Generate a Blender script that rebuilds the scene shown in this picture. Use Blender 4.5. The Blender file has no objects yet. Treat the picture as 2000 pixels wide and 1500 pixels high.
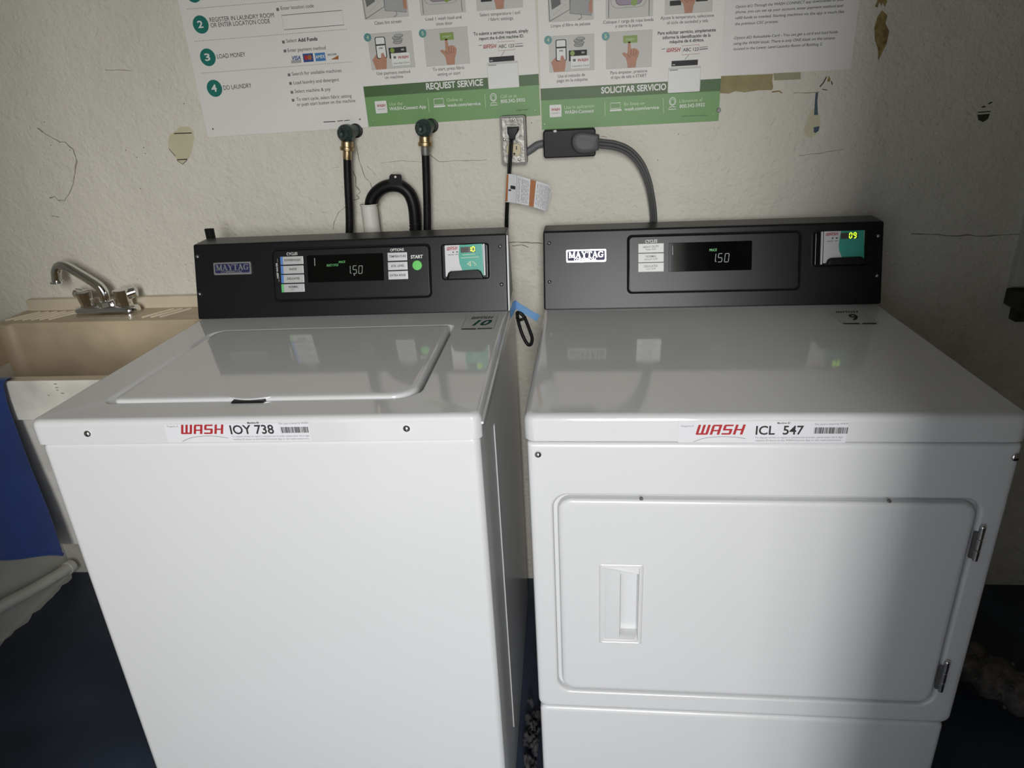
import bpy, bmesh, math, random
from math import sin, cos, pi, radians
from mathutils import Vector, Matrix
random.seed(7)
S = bpy.context.scene
COL = S.collection

# ------------------------------------------------------------------ camera
F = 1377.6                                   # focal length in px of a 2000 x 1500 frame
CAM = Vector((0.8271, -0.8860, 1.3863))
R_ = Vector((0.9954, 0.0825, -0.0491)).normalized()
FW = Vector((-0.0952, 0.9147, -0.3928)).normalized()
U_ = R_.cross(FW).normalized(); R_ = FW.cross(U_).normalized()
cd = bpy.data.cameras.new('camera'); cam = bpy.data.objects.new('camera', cd); COL.objects.link(cam)
cd.sensor_fit = 'HORIZONTAL'; cd.sensor_width = 36.0; cd.lens = 36.0 * F / 2000.0
cd.clip_start = 0.02; cd.clip_end = 60
cam.matrix_world = Matrix(((R_.x, U_.x, -FW.x, CAM.x), (R_.y, U_.y, -FW.y, CAM.y), (R_.z, U_.z, -FW.z, CAM.z), (0, 0, 0, 1)))
S.camera = cam

# ------------------------------------------------------------------ light
w = bpy.data.worlds.new('world'); S.world = w; w.use_nodes = True
bg = w.node_tree.nodes['Background']; bg.inputs[0].default_value = (0.79, 0.87, 1.0, 1); bg.inputs[1].default_value = 1.2

def area(name, loc, target, sx, sy, energy, col):
    l = bpy.data.lights.new(name, 'AREA'); l.shape = 'RECTANGLE'; l.size = sx; l.size_y = sy
    l.energy = energy; l.color = col
    o = bpy.data.objects.new(name, l); COL.objects.link(o); o.location = loc
    o.rotation_euler = (Vector(target) - Vector(loc)).to_track_quat('-Z', 'Y').to_euler()
    return o
area('daylight', (1.04, -3.0, 1.95), (0.6, 0.8, 0.95), 0.66, 1.4, 86, (1.0, 0.985, 0.96))

vs = S.view_settings
vs.view_transform = 'Standard'; vs.look = 'None'; vs.exposure = -0.08; vs.gamma = 1.0; vs.use_curve_mapping = False

# ------------------------------------------------------------------ materials
MATS = {}
def mat(name, col, rough=0.5, metal=0.0, spec=0.5, var=0.06, scale=8.0, bump=0.0, bscale=60.0, emit=None, coat=0.0, detail=3.0, colb=None, sheen=0.0, ior=1.5):
    m = bpy.data.materials.new(name); m.use_nodes = True
    nt = m.node_tree; b = nt.nodes['Principled BSDF']
    tc = nt.nodes.new('ShaderNodeTexCoord')
    n = nt.nodes.new('ShaderNodeTexNoise'); n.inputs['Scale'].default_value = scale; n.inputs['Detail'].default_value = detail
    nt.links.new(tc.outputs['Object'], n.inputs['Vector'])
    r = nt.nodes.new('ShaderNodeValToRGB')
    c1 = [max(0, c * (1 - var)) for c in col[:3]]; c2 = list((colb or [min(1, c * (1 + var)) for c in col[:3]]))
    r.color_ramp.elements[0].position = 0.3; r.color_ramp.elements[1].position = 0.7
    r.color_ramp.elements[0].color = (*c1, 1); r.color_ramp.elements[1].color = (*c2, 1)
    nt.links.new(n.outputs['Fac'], r.inputs['Fac'])
    nt.links.new(r.outputs['Color'], b.inputs['Base Color'])
    b.inputs['Roughness'].default_value = rough; b.inputs['Metallic'].default_value = metal
    b.inputs['Specular IOR Level'].default_value = spec
    b.inputs['Coat Weight'].default_value = coat; b.inputs['Coat Roughness'].default_value = 0.05
    b.inputs['Sheen Weight'].default_value = sheen; b.inputs['IOR'].default_value = ior
    if bump:
        n2 = nt.nodes.new('ShaderNodeTexNoise'); n2.inputs['Scale'].default_value = bscale; n2.inputs['Detail'].default_value = 4
        nt.links.new(tc.outputs['Object'], n2.inputs['Vector'])
        bp = nt.nodes.new('ShaderNodeBump'); bp.inputs['Strength'].default_value = bump; bp.inputs['Distance'].default_value = 0.004
        nt.links.new(n2.outputs['Fac'], bp.inputs['Height']); nt.links.new(bp.outputs['Normal'], b.inputs['Normal'])
    if emit:
        b.inputs['Emission Color'].default_value = (*emit[:3], 1); b.inputs['Emission Strength'].default_value = emit[3]
    MATS[name] = m
    return m

def wall_mat():
    m = mat('wall_paint', (0.77, 0.74, 0.65), rough=0.62, spec=0.35, var=0.05, scale=2.2, detail=5)
    nt = m.node_tree; b = nt.nodes['Principled BSDF']; tc = nt.nodes['Texture Coordinate']
    def noise(s, d=4, rgh=.5):
        n = nt.nodes.new('ShaderNodeTexNoise'); n.inputs['Scale'].default_value = s; n.inputs['Detail'].default_value = d; n.inputs['Roughness'].default_value = rgh
        nt.links.new(tc.outputs['Object'], n.inputs['Vector']); return n
    fine = noise(85, 4, .6); mid = noise(22, 4, .55); big = noise(4, 2)
    pits = nt.nodes.new('ShaderNodeTexVoronoi'); pits.inputs['Scale'].default_value = 42; nt.links.new(tc.outputs['Object'], pits.inputs['Vector'])
    def math_(op, a, bv):
        x = nt.nodes.new('ShaderNodeMath'); x.operation = op
        for i, v in enumerate((a, bv)):
            if isinstance(v, (int, float)): x.inputs[i].default_value = v
            else: nt.links.new(v, x.inputs[i])
        return x.outputs[0]
    h = math_('ADD', math_('MULTIPLY', mid.outputs['Fac'], 0.55), math_('MULTIPLY', fine.outputs['Fac'], 0.28))
    h = math_('ADD', h, math_('MULTIPLY', big.outputs['Fac'], 0.8))
    pm = math_('MINIMUM', math_('MULTIPLY', pits.outputs['Distance'], 5.0), 1.0)
    h = math_('ADD', h, math_('MULTIPLY', pm, 0.10))
    bp = nt.nodes.new('ShaderNodeBump'); bp.inputs['Strength'].default_value = 1.0; bp.inputs['Distance'].default_value = 0.013
    nt.links.new(h, bp.inputs['Height']); nt.links.new(bp.outputs['Normal'], b.inputs['Normal'])
    return m
wall_mat()
mat('dim_paint', (0.70, 0.64, 0.52), .8, bump=.3, bscale=18, var=.1, scale=4)
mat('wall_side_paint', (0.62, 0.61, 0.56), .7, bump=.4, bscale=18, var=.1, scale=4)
mat('floor_paint', (0.032, 0.042, 0.068), .45, var=.35, scale=5, bump=.12, bscale=30)
mat('pavement', (0.55, 0.52, 0.47), .9, var=.1)
mat('ceiling_paint', (0.66, 0.62, 0.54), .85)
mat('enamel', (0.72, 0.725, 0.73), .07, spec=.5, var=.008, scale=3, ior=1.8)
mat('enamel_front', (0.72, 0.725, 0.73), .22, spec=.5, var=.008, scale=3, ior=1.6)
mat('enamel_shade', (0.5, 0.51, 0.52), .4, var=.02)
mat('console_black', (0.010, 0.0105, 0.012),   .33, spec=.3, var=.1, bump=.04, bscale=900)
mat('gloss_black', (0.006, 0.006, 0.007), .12, spec=.5)
mat('black_plastic', (0.007, 0.007, 0.0075), .42, spec=.25, var=.15)
mat('black_rubber', (0.007, 0.007, 0.007), .5, spec=.25, var=.3, scale=40, bump=.2, bscale=200)
mat('display_glass', (0.002, 0.002, 0.0025), .06, spec=.4)
mat('chrome', (0.75, 0.75, 0.75), .10, 1.0, var=.03)
mat('steel', (0.55, 0.55, 0.54), .28, 1.0, var=.1, scale=60)
mat('galvanized', (0.34, 0.33, 0.30), .48, .85, var=.3, scale=55, bump=.6, bscale=90)
mat('grey_steel', (0.2, 0.2, 0.19), .5, .6, var=.2, scale=40)
mat('brass', (0.50, 0.38, 0.22), .38, 1.0, var=.3, scale=60, bump=.2)
mat('bronze_green', (0.055, 0.08, 0.075), .42, .5, var=.4, scale=70, bump=.5, bscale=120)
mat('pvc', (0.78, 0.77, 0.70), .4, var=.06, scale=15)
mat('ivory', (0.60, 0.52, 0.32), .4)
mat('plug_grey', (0.085, 0.088, 0.09), .5, var=.1, bump=.1)
mat('cord_grey', (0.10, 0.10, 0.10), .5, var=.15)
mat('cable_grey', (0.13, 0.135, 0.14), .5, var=.15, scale=20)
mat('tub_tan', (0.56, 0.46, 0.32), .45, var=.16, scale=9, detail=8, bump=.15, bscale=80)
mat('tub_white', (0.60, 0.58, 0.53), .5, var=.22, scale=12, detail=8)
mat('tub_rib', (0.68, 0.60, 0.46), .45, var=.1)
mat('blue_cloth', (0.004, 0.024, 0.125), .8, var=.3, scale=6, bump=.25, bscale=260, sheen=.2)
mat('blue_tape', (0.13, 0.28, 0.52), .55, var=.15, scale=30, bump=.2, bscale=120)
mat('paper', (0.86, 0.84, 0.81), .6, var=.015)
mat('board_white', (0.86, 0.84, 0.80), .5, var=.015)
mat('ink', (0.022, 0.022, 0.024), .6)
mat('ink_grey', (0.17, 0.17, 0.17), .6)
mat('ink_lightgrey', (0.42, 0.42, 0.42), .6)
mat('ink_panel', (0.62, 0.61, 0.57), .5, var=.01)
mat('ink_white', (0.85, 0.85, 0.82), .5, var=.01)
mat('ink_pale_green', (0.62, 0.75, 0.50), .5)
mat('ink_green', (0.17, 0.36, 0.12), .45, var=.02)
mat('ink_darkgreen', (0.055, 0.13, 0.03), .45, var=.02)
mat('ink_teal', (0.01, 0.19, 0.15), .45, var=.02)
mat('ink_bluegreen', (0.09, 0.30, 0.30), .45, var=.02)
mat('ink_lime', (0.22, 0.34, 0.04), .45, var=.02)
mat('ink_skin', (0.50, 0.24, 0.15), .5, var=.08, scale=60)
mat('ink_skin_dark', (0.30, 0.12, 0.07), .5)
mat('ink_red', (0.42, 0.02, 0.025), .5, var=.05)
mat('ink_blue', (0.02, 0.07, 0.28), .5)
mat('ink_lightblue', (0.05, 0.22, 0.5), .5)
mat('ink_orange', (0.40, 0.13, 0.025), .5)
mat('ink_brown', (0.25, 0.10, 0.03), .5)
mat('ink_mauve', (0.36, 0.28, 0.38), .5)
mat('label_silver', (0.62, 0.62, 0.62), .35, .3, var=.02)
mat('label_bluetab', (0.10, 0.25, 0.60), .4)
mat('label_greentab', (0.15, 0.55, 0.20), .4)
mat('start_green', (0.12, 0.52, 0.10), .4, emit=(0.12, .52, .1, .25))
mat('badge_blue', (0.018, 0.022, 0.085), .45, 0, spec=.3)
mat('badge_silver', (0.62, 0.63, 0.65), .30, .85, var=.02)
mat('badge_bright', (0.85, 0.86, 0.88), .25, .5, var=.02)
mat('reader_green', (0.06, 0.42, 0.32), .3, var=.03)
mat('reader_white', (0.72, 0.72, 0.73), .3, var=.01)
mat('led_yellow', (0.6, 0.9, 0.05), .4, emit=(0.55, 1.0, 0.04, 1.6))
mat('led_off', (0.09, 0.08, 0.07), .3)
mat('led_grey', (0.22, 0.26, 0.23), .4, emit=(0.6, 0.72, 0.62, 0.10))
mat('led_green', (0.1, 0.4, 0.12), .4, emit=(0.25, 0.75, 0.3, 0.08))
mat('number_green', (0.01, 0.10, 0.07), .4)
mat('chip_ochre', (0.30, 0.22, 0.08), .8, var=.5, scale=90, bump=.4)
mat('chip_tan', (0.34, 0.29, 0.15), .8, var=.12, scale=40)
mat('chip_yellow', (0.66, 0.63, 0.43), .8, var=.08)
mat('chip_green', (0.38, 0.37, 0.24), .8, var=.08)
mat('chip_blue', (0.07, 0.11, 0.15), .7)
mat('chip_dark', (0.05, 0.05, 0.03), .8)
mat('crack_dark', (0.30, 0.27, 0.21), .9)
mat('lint', (0.05, 0.05, 0.055), .95, var=.4, scale=60)
mat('duct_fuzz', (0.12, 0.105, 0.09), .95, var=.5, scale=45, detail=6, bump=1.0, bscale=60)
mat('dark_wood', (0.035, 0.04, 0.02), .5, var=.4, scale=30)
mat('tag_paper', (0.72, 0.73, 0.75), .4, var=.02)
mat('sticker_film', (0.755, 0.755, 0.785), .25, var=.01)
mat('sticker_clear', (0.62, 0.62, 0.62), .22, var=.02)

# ------------------------------------------------------------------ helpers
I4 = Matrix.Identity(4)
def tag(o, label, cat, group=None, kind=None):
    o['label'] = label; o['category'] = cat
    if group: o['group'] = group
    if kind: o['kind'] = kind
    return o
def thing(name, label, cat, loc=(0, 0, 0), rz=0.0, group=None):
    o = bpy.data.objects.new(name, None); COL.objects.link(o); o.empty_display_size = .05
    o.location = loc; o.rotation_euler = (0, 0, rz)
    return tag(o, label, cat, group)
def Mof(o): return Matrix.Translation(o.location) @ Matrix.Rotation(o.rotation_euler.z, 4, 'Z')

class MB:
    wn = True
    def __init__(s): s.v = []; s.f = []; s.m = []; s.mats = []
    def mi(s, m):
        if m not in s.mats: s.mats.append(m)
        return s.mats.index(m)
    def add(s, vs_, fs_, m):
        k = len(s.v); i = s.mi(m); s.v += [Vector(v) for v in vs_]
        for f in fs_: s.f.append([a + k for a in f]); s.m.append(i)
        return s
    def rbox(s, lo, hi, m, r=0.003, seg=2, T=None):
        bm = bmesh.new(); bmesh.ops.create_cube(bm, size=1)
        for v in bm.verts: v.co = Vector([lo[i] + (v.co[i] + .5) * (hi[i] - lo[i]) for i in range(3)])
        if r > 0: bmesh.ops.bevel(bm, geom=bm.edges[:], offset=min(r, .49 * min(hi[i] - lo[i] for i in range(3))), segments=seg, profile=.5, affect='EDGES')
        if T: bmesh.ops.transform(bm, matrix=T, verts=bm.verts[:])
        return s.bm(bm, m)
    def bm(s, bm, m):
        bm.verts.index_update(); s.add([v.co.copy() for v in bm.verts], [[v.index for v in f.verts] for f in bm.faces], m); bm.free(); return s
    def prism(s, prof, x0, x1, m, r=0.004, seg=2):
        # profile [(y, z)] counter-clockwise seen from +x, swept along x
        bm = bmesh.new(); a = [bm.verts.new((x0, y, z)) for y, z in prof]; b = [bm.verts.new((x1, y, z)) for y, z in prof]
        n = len(prof); bm.faces.new(a[::-1]); bm.faces.new(b)
        for i in range(n): bm.faces.new((a[i], a[(i + 1) % n], b[(i + 1) % n], b[i]))
        bmesh.ops.recalc_face_normals(bm, faces=bm.faces[:])
        if r: bmesh.ops.bevel(bm, geom=bm.edges[:], offset=r, segments=seg, profile=.5, affect='EDGES')
        return s.bm(bm, m)
    def loft(s, loops, m, cap0=True, cap1=True):
        n = len(loops[0]); vs_ = [p for l in loops for p in l]; fs_ = []
        for k in range(len(loops) - 1):
            for i in range(n):
                j = (i + 1) % n; fs_.append((k * n + i, k * n + j, (k + 1) * n + j, (k + 1) * n + i))
        if cap0: fs_.append(tuple(range(n))[::-1])
        if cap1: fs_.append(tuple((len(loops) - 1) * n + i for i in range(n)))
        return s.add(vs_, fs_, m)
    def tube(s, path, r, m, n=12, caps=True, flat=1.0, up=None):
        # swept section; r a number or a list; flat squashes the section along the binormal; up fixes the wide side
        P = [Vector(p) for p in path]; rs = r if isinstance(r, (list, tuple)) else [r] * len(P)
        fl = flat if isinstance(flat, (list, tuple)) else [flat] * len(P)
        loops = []; nrm = None
        for i, p in enumerate(P):
            t = (P[min(i + 1, len(P) - 1)] - P[max(i - 1, 0)]).normalized()
            if up is not None:
                uu = Vector(up[i]) if isinstance(up, list) else Vector(up); nrm = (uu - t * uu.dot(t)).normalized()
            elif nrm is None:
                a = Vector((0, 0, 1)) if abs(t.z) < .9 else Vector((1, 0, 0)); nrm = (a - t * a.dot(t)).normalized()
            else:
                nrm = (nrm - t * nrm.dot(t)).normalized()
            b = t.cross(nrm)
            loops.append([p + nrm * (rs[i] * cos(2 * pi * k / n)) + b * (rs[i] * fl[i] * sin(2 * pi * k / n)) for k in range(n)])
        return s.loft(loops, m, caps, caps)
    def cyl(s, a, b, r, m, n=20, r2=None, bev=0.0):
        a = Vector(a); b = Vector(b); r2 = r if r2 is None else r2
        d = (b - a).normalized(); L = (b - a).length
        if bev: return s.tube([a, a + d * .0002, a + d * bev, b - d * bev, b - d * .0002, b], [r - bev, r - bev * .9, r, r2, r2 - bev * .9, r2 - bev], m, n)
        return s.tube([a, b], [r, r2], m, n)
    def ball(s, c, r, m, sx=1, sy=1, sz=1, n=14):
        bm = bmesh.new(); bmesh.ops.create_uvsphere(bm, u_segments=n, v_segments=max(6, n // 2), radius=r)
        for v in bm.verts: v.co = Vector((v.co.x * sx, v.co.y * sy, v.co.z * sz)) + Vector(c)
        return s.bm(bm, m)
    def build(s, name, parent=None, ang=38, recalc=False):
        me = bpy.data.meshes.new(name); me.from_pydata([tuple(v) for v in s.v], [], s.f)
        for m in s.mats: me.materials.append(MATS[m])
        me.polygons.foreach_set('material_index', s.m)
        me.polygons.foreach_set('use_smooth', [True] * len(s.f))
        if recalc:
            bm = bmesh.new(); bm.from_mesh(me); bmesh.ops.recalc_face_normals(bm, faces=bm.faces[:]); bm.to_mesh(me); bm.free()
        me.update(); me.set_sharp_from_angle(angle=radians(ang))
        o = bpy.data.objects.new(name, me); COL.objects.link(o)
        if parent is not None: o.parent = parent
        if s.wn:
            w_ = o.modifiers.new('weighted_normal', 'WEIGHTED_NORMAL'); w_.keep_sharp = True; w_.weight = 100
        return o

def spline(pts, k=6):
    P = [Vector(p) for p in pts]; out = []
    for i in range(len(P) - 1):
        p0 = P[max(i - 1, 0)]; p1 = P[i]; p2 = P[i + 1]; p3 = P[min(i + 2, len(P) - 1)]
        for j in range(k):
            t = j / k
            out.append(.5 * ((2 * p1) + (p2 - p0) * t + (2 * p0 - 5 * p1 + 4 * p2 - p3) * t * t + (3 * p1 - p0 - 3 * p2 + p3) * t ** 3))
    return out + [P[-1]]

def rr(x0, y0, x1, y1, r, n=6):
    # rounded rectangle, counter-clockwise, list of (a, b)
    rs = r if isinstance(r, (list, tuple)) else [r] * 4     # bl, br, tr, tl
    out = []
    for (cx, cy, a0, q) in ((x0 + rs[0], y0 + rs[0], pi, rs[0]), (x1 - rs[1], y0 + rs[1], 1.5 * pi, rs[1]), (x1 - rs[2], y1 - rs[2], 0, rs[2]), (x0 + rs[3], y1 - rs[3], .5 * pi, rs[3])):
        for k in range(n + 1):
            a = a0 + k / n * pi / 2; out.append((cx + q * cos(a), cy + q * sin(a)))
    return out

class Fr:
    """A flat work plane: origin, u, v (both unit), n towards the viewer, inside the space of a thing with matrix M."""
    def __init__(s, o, u, v, M=I4, z=None):
        s.o = Vector(o); s.u = Vector(u).normalized(); s.v = Vector(v).normalized(); s.n = s.u.cross(s.v); s.M = M; s.Mi = M.inverted(); s.z = z or (0, 0, 1)
    def at(s, a, b, h=0.0): return s.o + s.u * a + s.v * b + s.n * h
    def uv(s, x, y):
        # where the photograph shows point (x, y) of a crop on this plane
        px = s.z[0] + x / s.z[2]; py = s.z[1] + y / s.z[2]
        d = FW + R_ * ((px - 1000) / F) - U_ * ((py - 750) / F)
        c = s.Mi @ CAM; d = s.Mi.to_3x3() @ d
        t = (s.o - c).dot(s.n) / d.dot(s.n); p = c + d * t - s.o
        return p.dot(s.u), p.dot(s.v)
    def zoom(s, ox, oy, sc): return Fr(s.o, s.u, s.v, s.M, (ox, oy, sc))
    def lift(s, h): return Fr(s.o + s.n * h, s.u, s.v, s.M, s.z)
    def box(s, tl, br):
        a = s.uv(*tl); b = s.uv(*br); return (a[0], b[1], b[0], a[1])
    def quad(s, tl, tr, br_, bl):
        q = [s.uv(*p) for p in (tl, tr, br_, bl)]
        return ((q[0][0] + q[3][0]) / 2, (q[2][1] + q[3][1]) / 2, (q[1][0] + q[2][0]) / 2, (q[0][1] + q[1][1]) / 2)

_tc = {}
def glyphs(txt, bold):
    k = (txt, bold)
    if k not in _tc:
        c = bpy.data.curves.new('t', 'FONT'); c.body = txt; c.size = 1; c.resolution_u = 3; c.offset = bold
        o = bpy.data.objects.new('t', c); COL.objects.link(o)
        dg = bpy.context.evaluated_depsgraph_get(); e = o.evaluated_get(dg); me = e.to_mesh()
        vs_ = [(v.co.x, v.co.y) for v in me.vertices]; fs_ = [tuple(p.vertices) for p in me.polygons]
        e.to_mesh_clear(); bpy.data.objects.remove(o); bpy.data.curves.remove(c)
        x0 = min(v[0] for v in vs_); x1 = max(v[0] for v in vs_)
        _tc[k] = ([(a - x0, b) for a, b in vs_], fs_, x1 - x0)
    return _tc[k]

class Print(MB):
    wn = False
    def __init__(s, fr, parent=None): super().__init__(); s.fr = fr; s.parent = parent
    def flush(s, name):
        o = s.build(name, s.parent); s.v = []; s.f = []; s.m = []; s.mats = []; return o
    def poly(s, pts, m, h=.0003): s.add([s.fr.at(a, b, h) for a, b in pts], [tuple(range(len(pts)))], m); return s
    def ppoly(s, pts, m, h=.0003): return s.poly([s.fr.uv(*p) for p in pts][::-1], m, h)
    def rect(s, x0, y0, x1, y1, m, h=.0003): return s.poly([(x0, y0), (x1, y0), (x1, y1), (x0, y1)], m, h)
    def rrect(s, b, r, m, h=.0003): return s.poly(rr(*b, r), m, h)
    def disc(s, c, r, m, h=.0003, n=28, ry=None): return s.poly([(c[0] + r * cos(2 * pi * k / n), c[1] + (ry or r) * sin(2 * pi * k / n)) for k in range(n)], m, h)
    def stroke(s, pts, wd, m, h=.0003, closed=False):
        P = [Vector(p) for p in pts]; n = len(P); L = []; Rr = []
        for i, p in enumerate(P):
            a = P[(i - 1) % n] if (closed or i > 0) else p; b = P[(i + 1) % n] if (closed or i < n - 1) else p
            t = (b - a).normalized(); q = Vector((-t.y, t.x)) * wd / 2; L.append(p + q); Rr.append(p - q)
        k = len(s.v); s.v += [s.fr.at(p.x, p.y, h) for p in L] + [s.fr.at(p.x, p.y, h) for p in Rr]; mi = s.mi(m)
        for i in range(n if closed else n - 1):
            j = (i + 1) % n; s.f.append([k + i, k + n + i, k + n + j, k + j]); s.m.append(mi)
        return s
    def pstroke(s, pts, wpx, m, h=.0003, closed=False):
        q = [s.fr.uv(*p) for p in pts]; a = s.fr.uv(pts[0][0], pts[0][1] + wpx); wd = math.hypot(a[0] - q[0][0], a[1] - q[0][1])
        return s.stroke(q, wd, m, h, closed)
    def _place(s, p0, p1, hpx):
        a = Vector(s.fr.uv(*p0)); b = Vector(s.fr.uv(*p1)); up = Vector(s.fr.uv(p0[0], p0[1] - hpx))
        d = b - a; e = d.normalized(); return a, d.length, e, Vector((-e.y, e.x)), (up - a).length
    def text(s, txt, p0, p1, hpx, m, bold=0.0, shear=0.0, h=.0004):
        a, L, e, q, H = s._place(p0, p1, hpx); g, fs_, wd = glyphs(txt, bold); cap = 0.682
        sx = L / wd; sy = H / cap
        s.add([s.fr.at(*(a + e * (x * sx + shear * y * sy) + q * (y * sy)), h) for x, y in g], fs_, m); return s
    def wash(s, p0, p1, hpx, m, shear=.22, h=.0004):
        a, L, e, q, H = s._place(p0, p1, hpx); B = []
        x = 0
        st = .27; br = .16; g = .20
        B += [(x, .05, x + st, 1), (x + .50, 0, x + .50 + st, 1), (x + 1.0, .05, x + 1.0 + st, 1), (x + .05, 0, x + 1.22, br)]; x += 1.27 + g
        B += [(x, 0, x + st, .93), (x + .08, 1 - br, x + 1.0, 1), (x + .73, 0, x + 1.0, 1), (x, .34, x + 1.0, .48)]; x += 1.0 + g
        B += [(x + .08, 1 - br, x + .96, 1), (x, .46, x + st, .94), (x + .06, .42, x + .93, .58), (x + .72, .06, x + .99, .54), (x, 0, x + .92, br)]; x += .99 + g
        B += [(x, 0, x + st, 1), (x + .73, 0, x + 1.0, 1), (x, .42, x + 1.0, .57)]; x += 1.0
        sx = L / x
        for i, (x0, y0, x1, y1) in enumerate(B):
            P = [(x0, y0), (x1, y0), (x1, y1), (x0, y1)]
            s.add([s.fr.at(*(a + e * (xx * sx + shear * yy * H) + q * (yy * H)), h + i * 2e-6) for xx, yy in P], [(0, 1, 2, 3)], m)
        return s
    def seg7(s, ch, p0, p1, hpx, m, h=.0004, wd=.13, shear=.10):
        a, L, e, q, H = s._place(p0, p1, hpx)
        SG = {'a': (0, 1, 1, 1), 'b': (1, 1, 1, .5), 'c': (1, .5, 1, 0), 'd': (0, 0, 1, 0), 'e': (0, 0, 0, .5), 'f': (0, .5, 0, 1), 'g': (0, .5, 1, .5)}
        D = {'0': 'abcdef', '1': 'bc', '5': 'acdfg', '9': 'abcdfg', '8': 'abcdefg'}
        W = wd * H
        for c in D[ch]:
            x0, y0, x1, y1 = SG[c]
            A = Vector((x0 * L, y0 * H)); B = Vector((x1 * L, y1 * H)); t = (B - A).normalized(); nn = Vector((-t.y, t.x)) * W / 2
            A = A + t * W * .55; B = B - t * W * .55
            pts = [A - t * W * .4, A - nn, B - nn, B + t * W * .4, B + nn, A + nn]
            s.add([s.fr.at(*(a + e * (p.x + shear * p.y) + q * p.y), h) for p in pts], [tuple(range(6))], m)
        return s

def slab(fr, b, r, prof, m, n=6, cap0=True):
    """Rounded slab on a plane: prof is a list of (inset, height) from back to front."""
    mb = MB()
    mb.loft([[fr.at(a, c, h) for a, c in rr(b[0] + i, b[1] + i, b[2] - i, b[3] - i, max(.0004, r - i), n)] for i, h in prof], m, cap0, True)
    return mb

# ------------------------------------------------------------------ the room
WY = 0.845           # face of the back wall
XL = -0.815          # face of the left wall
def struct(name, mb, label, cat, kind='structure'):
    o = mb.build(name); return tag(o, label, cat, kind=kind)
wall_back = struct('wall_back', MB().rbox((XL - .15, WY, -.1), (2.75, WY + .15, 2.55), 'wall_paint', 0), 'cream painted block wall with chips and cracks behind the machines', 'wall')
struct('wall_left', MB().rbox((XL - .15, -1.12, -.1), (XL, WY, 2.55), 'wall_side_paint', 0), 'white painted side wall left of the tub', 'wall')
struct('wall_right', MB().rbox((2.6, -1.12, -.1), (2.75, WY, 2.55), 'dim_paint', 0), 'painted side wall at the far right', 'wall')
fm = MB(); fm.rbox((XL, -1.12, 0), (.14, -1.0, 2.5), 'dim_paint', 0); fm.rbox((1.215, -1.12, 0), (2.6, -1.0, 2.5), 'dim_paint', 0); fm.rbox((.14, -1.12, 1.80), (1.215, -1.0, 2.5), 'dim_paint', 0)
struct('wall_front', fm, 'wall with the doorway the daylight enters by', 'wall')
struct('wall_light_blocker', MB().rbox((1.215, -1.0, 0), (1.30, -.55, 2.5), 'dim_paint', 0), 'short wall return beside the doorway', 'wall')  # unseen stub, added to cast the shadow on the right of wall and dryer
struct('floor', MB().rbox((XL - .15, -1.12, -.1), (2.75, WY, 0), 'floor_paint', 0), 'dark blue black painted concrete floor', 'floor')
struct('ceiling', MB().rbox((XL - .15, -1.12, 2.5), (2.75, WY, 2.6), 'ceiling_paint', 0), 'plain painted ceiling', 'ceiling')
struct('pavement', MB().rbox((-6, -9, -.1), (6, -1.12, -.02), 'pavement', 0), 'concrete paving outside the doorway', 'pavement')

WF = Fr((0, WY, 0), (1, 0, 0), (0, 0, 1))       # wall plane, n = -y towards the room
def wallprint(name, fn, fr=None):
    p = Print(fr or WF); fn(p); return p.build(name, wall_back)

# chips in the paint
zc = WF.zoom(1390, 0, 3.279)
def c1(p):
    p.ppoly([(1090, 65), (1125, 100), (1112, 150), (1137, 200), (1120, 280), (1095, 330), (1065, 390), (1065, 320), (1045, 260), (1040, 180), (1060, 110)], 'chip_ochre', .0006)
    p.ppoly([(1045, -30), (1120, -30), (1122, 10), (1108, 45), (1095, 20), (1085, 40), (1075, 12), (1060, 48), (1045, 40), (1060, 5)], 'chip_ochre', .0006)
wallprint('paint_chip', c1, zc)['label'] = 'ochre flaked patch'
def c2(p):
    p.ppoly([(45, 488), (392, 474), (388, 520), (393, 560), (385, 577), (300, 578), (210, 592), (150, 584), (110, 600), (48, 596)], 'chip_tan', .0006)
    p.ppoly([(395, 470), (570, 462), (570, 508), (400, 515)], 'chip_green', .0005)
wallprint('paint_chip', c2, zc)['label'] = 'tan bare patch below the notice'
def c3(p):
    p.ppoly([(640, 700), (665, 690), (692, 740), (692, 820), (665, 862), (635, 885), (604, 872), (588, 832), (612, 765), (628, 720)], 'chip_yellow', .0005)
    p.ppoly([(665, 592), (682, 592), (676, 650), (680, 735), (655, 738), (660, 650)], 'chip_blue', .0008)
    p.ppoly([(652, 815), (690, 808), (684, 838), (664, 852), (654, 848)], 'chip_blue', .0008)
    p.ppoly([(640, 742), (690, 738), (690, 806), (640, 812)], 'chip_yellow', .0009)
wallprint('paint_chip', c3, zc)['label'] = 'pale yellow teardrop patch with dark stripe'
def c4(p):
    p.ppoly([(1700, 735), (1782, 728), (1768, 762), (1738, 782), (1706, 768)], 'chip_dark', .0006)
    p.ppoly([(1705, 716), (1785, 710), (1785, 717), (1705, 723)], 'chip_dark', .0006)
    p.ppoly([(1722, 688), (1742, 676), (1758, 684), (1740, 690)], 'chip_dark', .0006)
    p.ppoly([(1765, 666), (1788, 651), (1802, 654), (1778, 668)], 'chip_dark', .0006)
wallprint('paint_chip', c4, zc)['label'] = 'small dark striped chip'
def c5(p):
    p.ppoly([(738, 520), (750, 484), (762, 512), (752, 524)], 'chip_ochre', .0006)
    p.pstroke([(692, 556), (715, 530), (735, 492)], 8, 'chip_dark', .0006)
    p.pstroke([(766, 520), (772, 542)], 7, 'chip_dark', .0006)
    p.pstroke([(708, 572), (740, 577)], 5, 'chip_dark', .0006)
    p.pstroke([(385, 590), (430, 583), (450, 596)], 8, 'chip_ochre', .0006)
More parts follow.
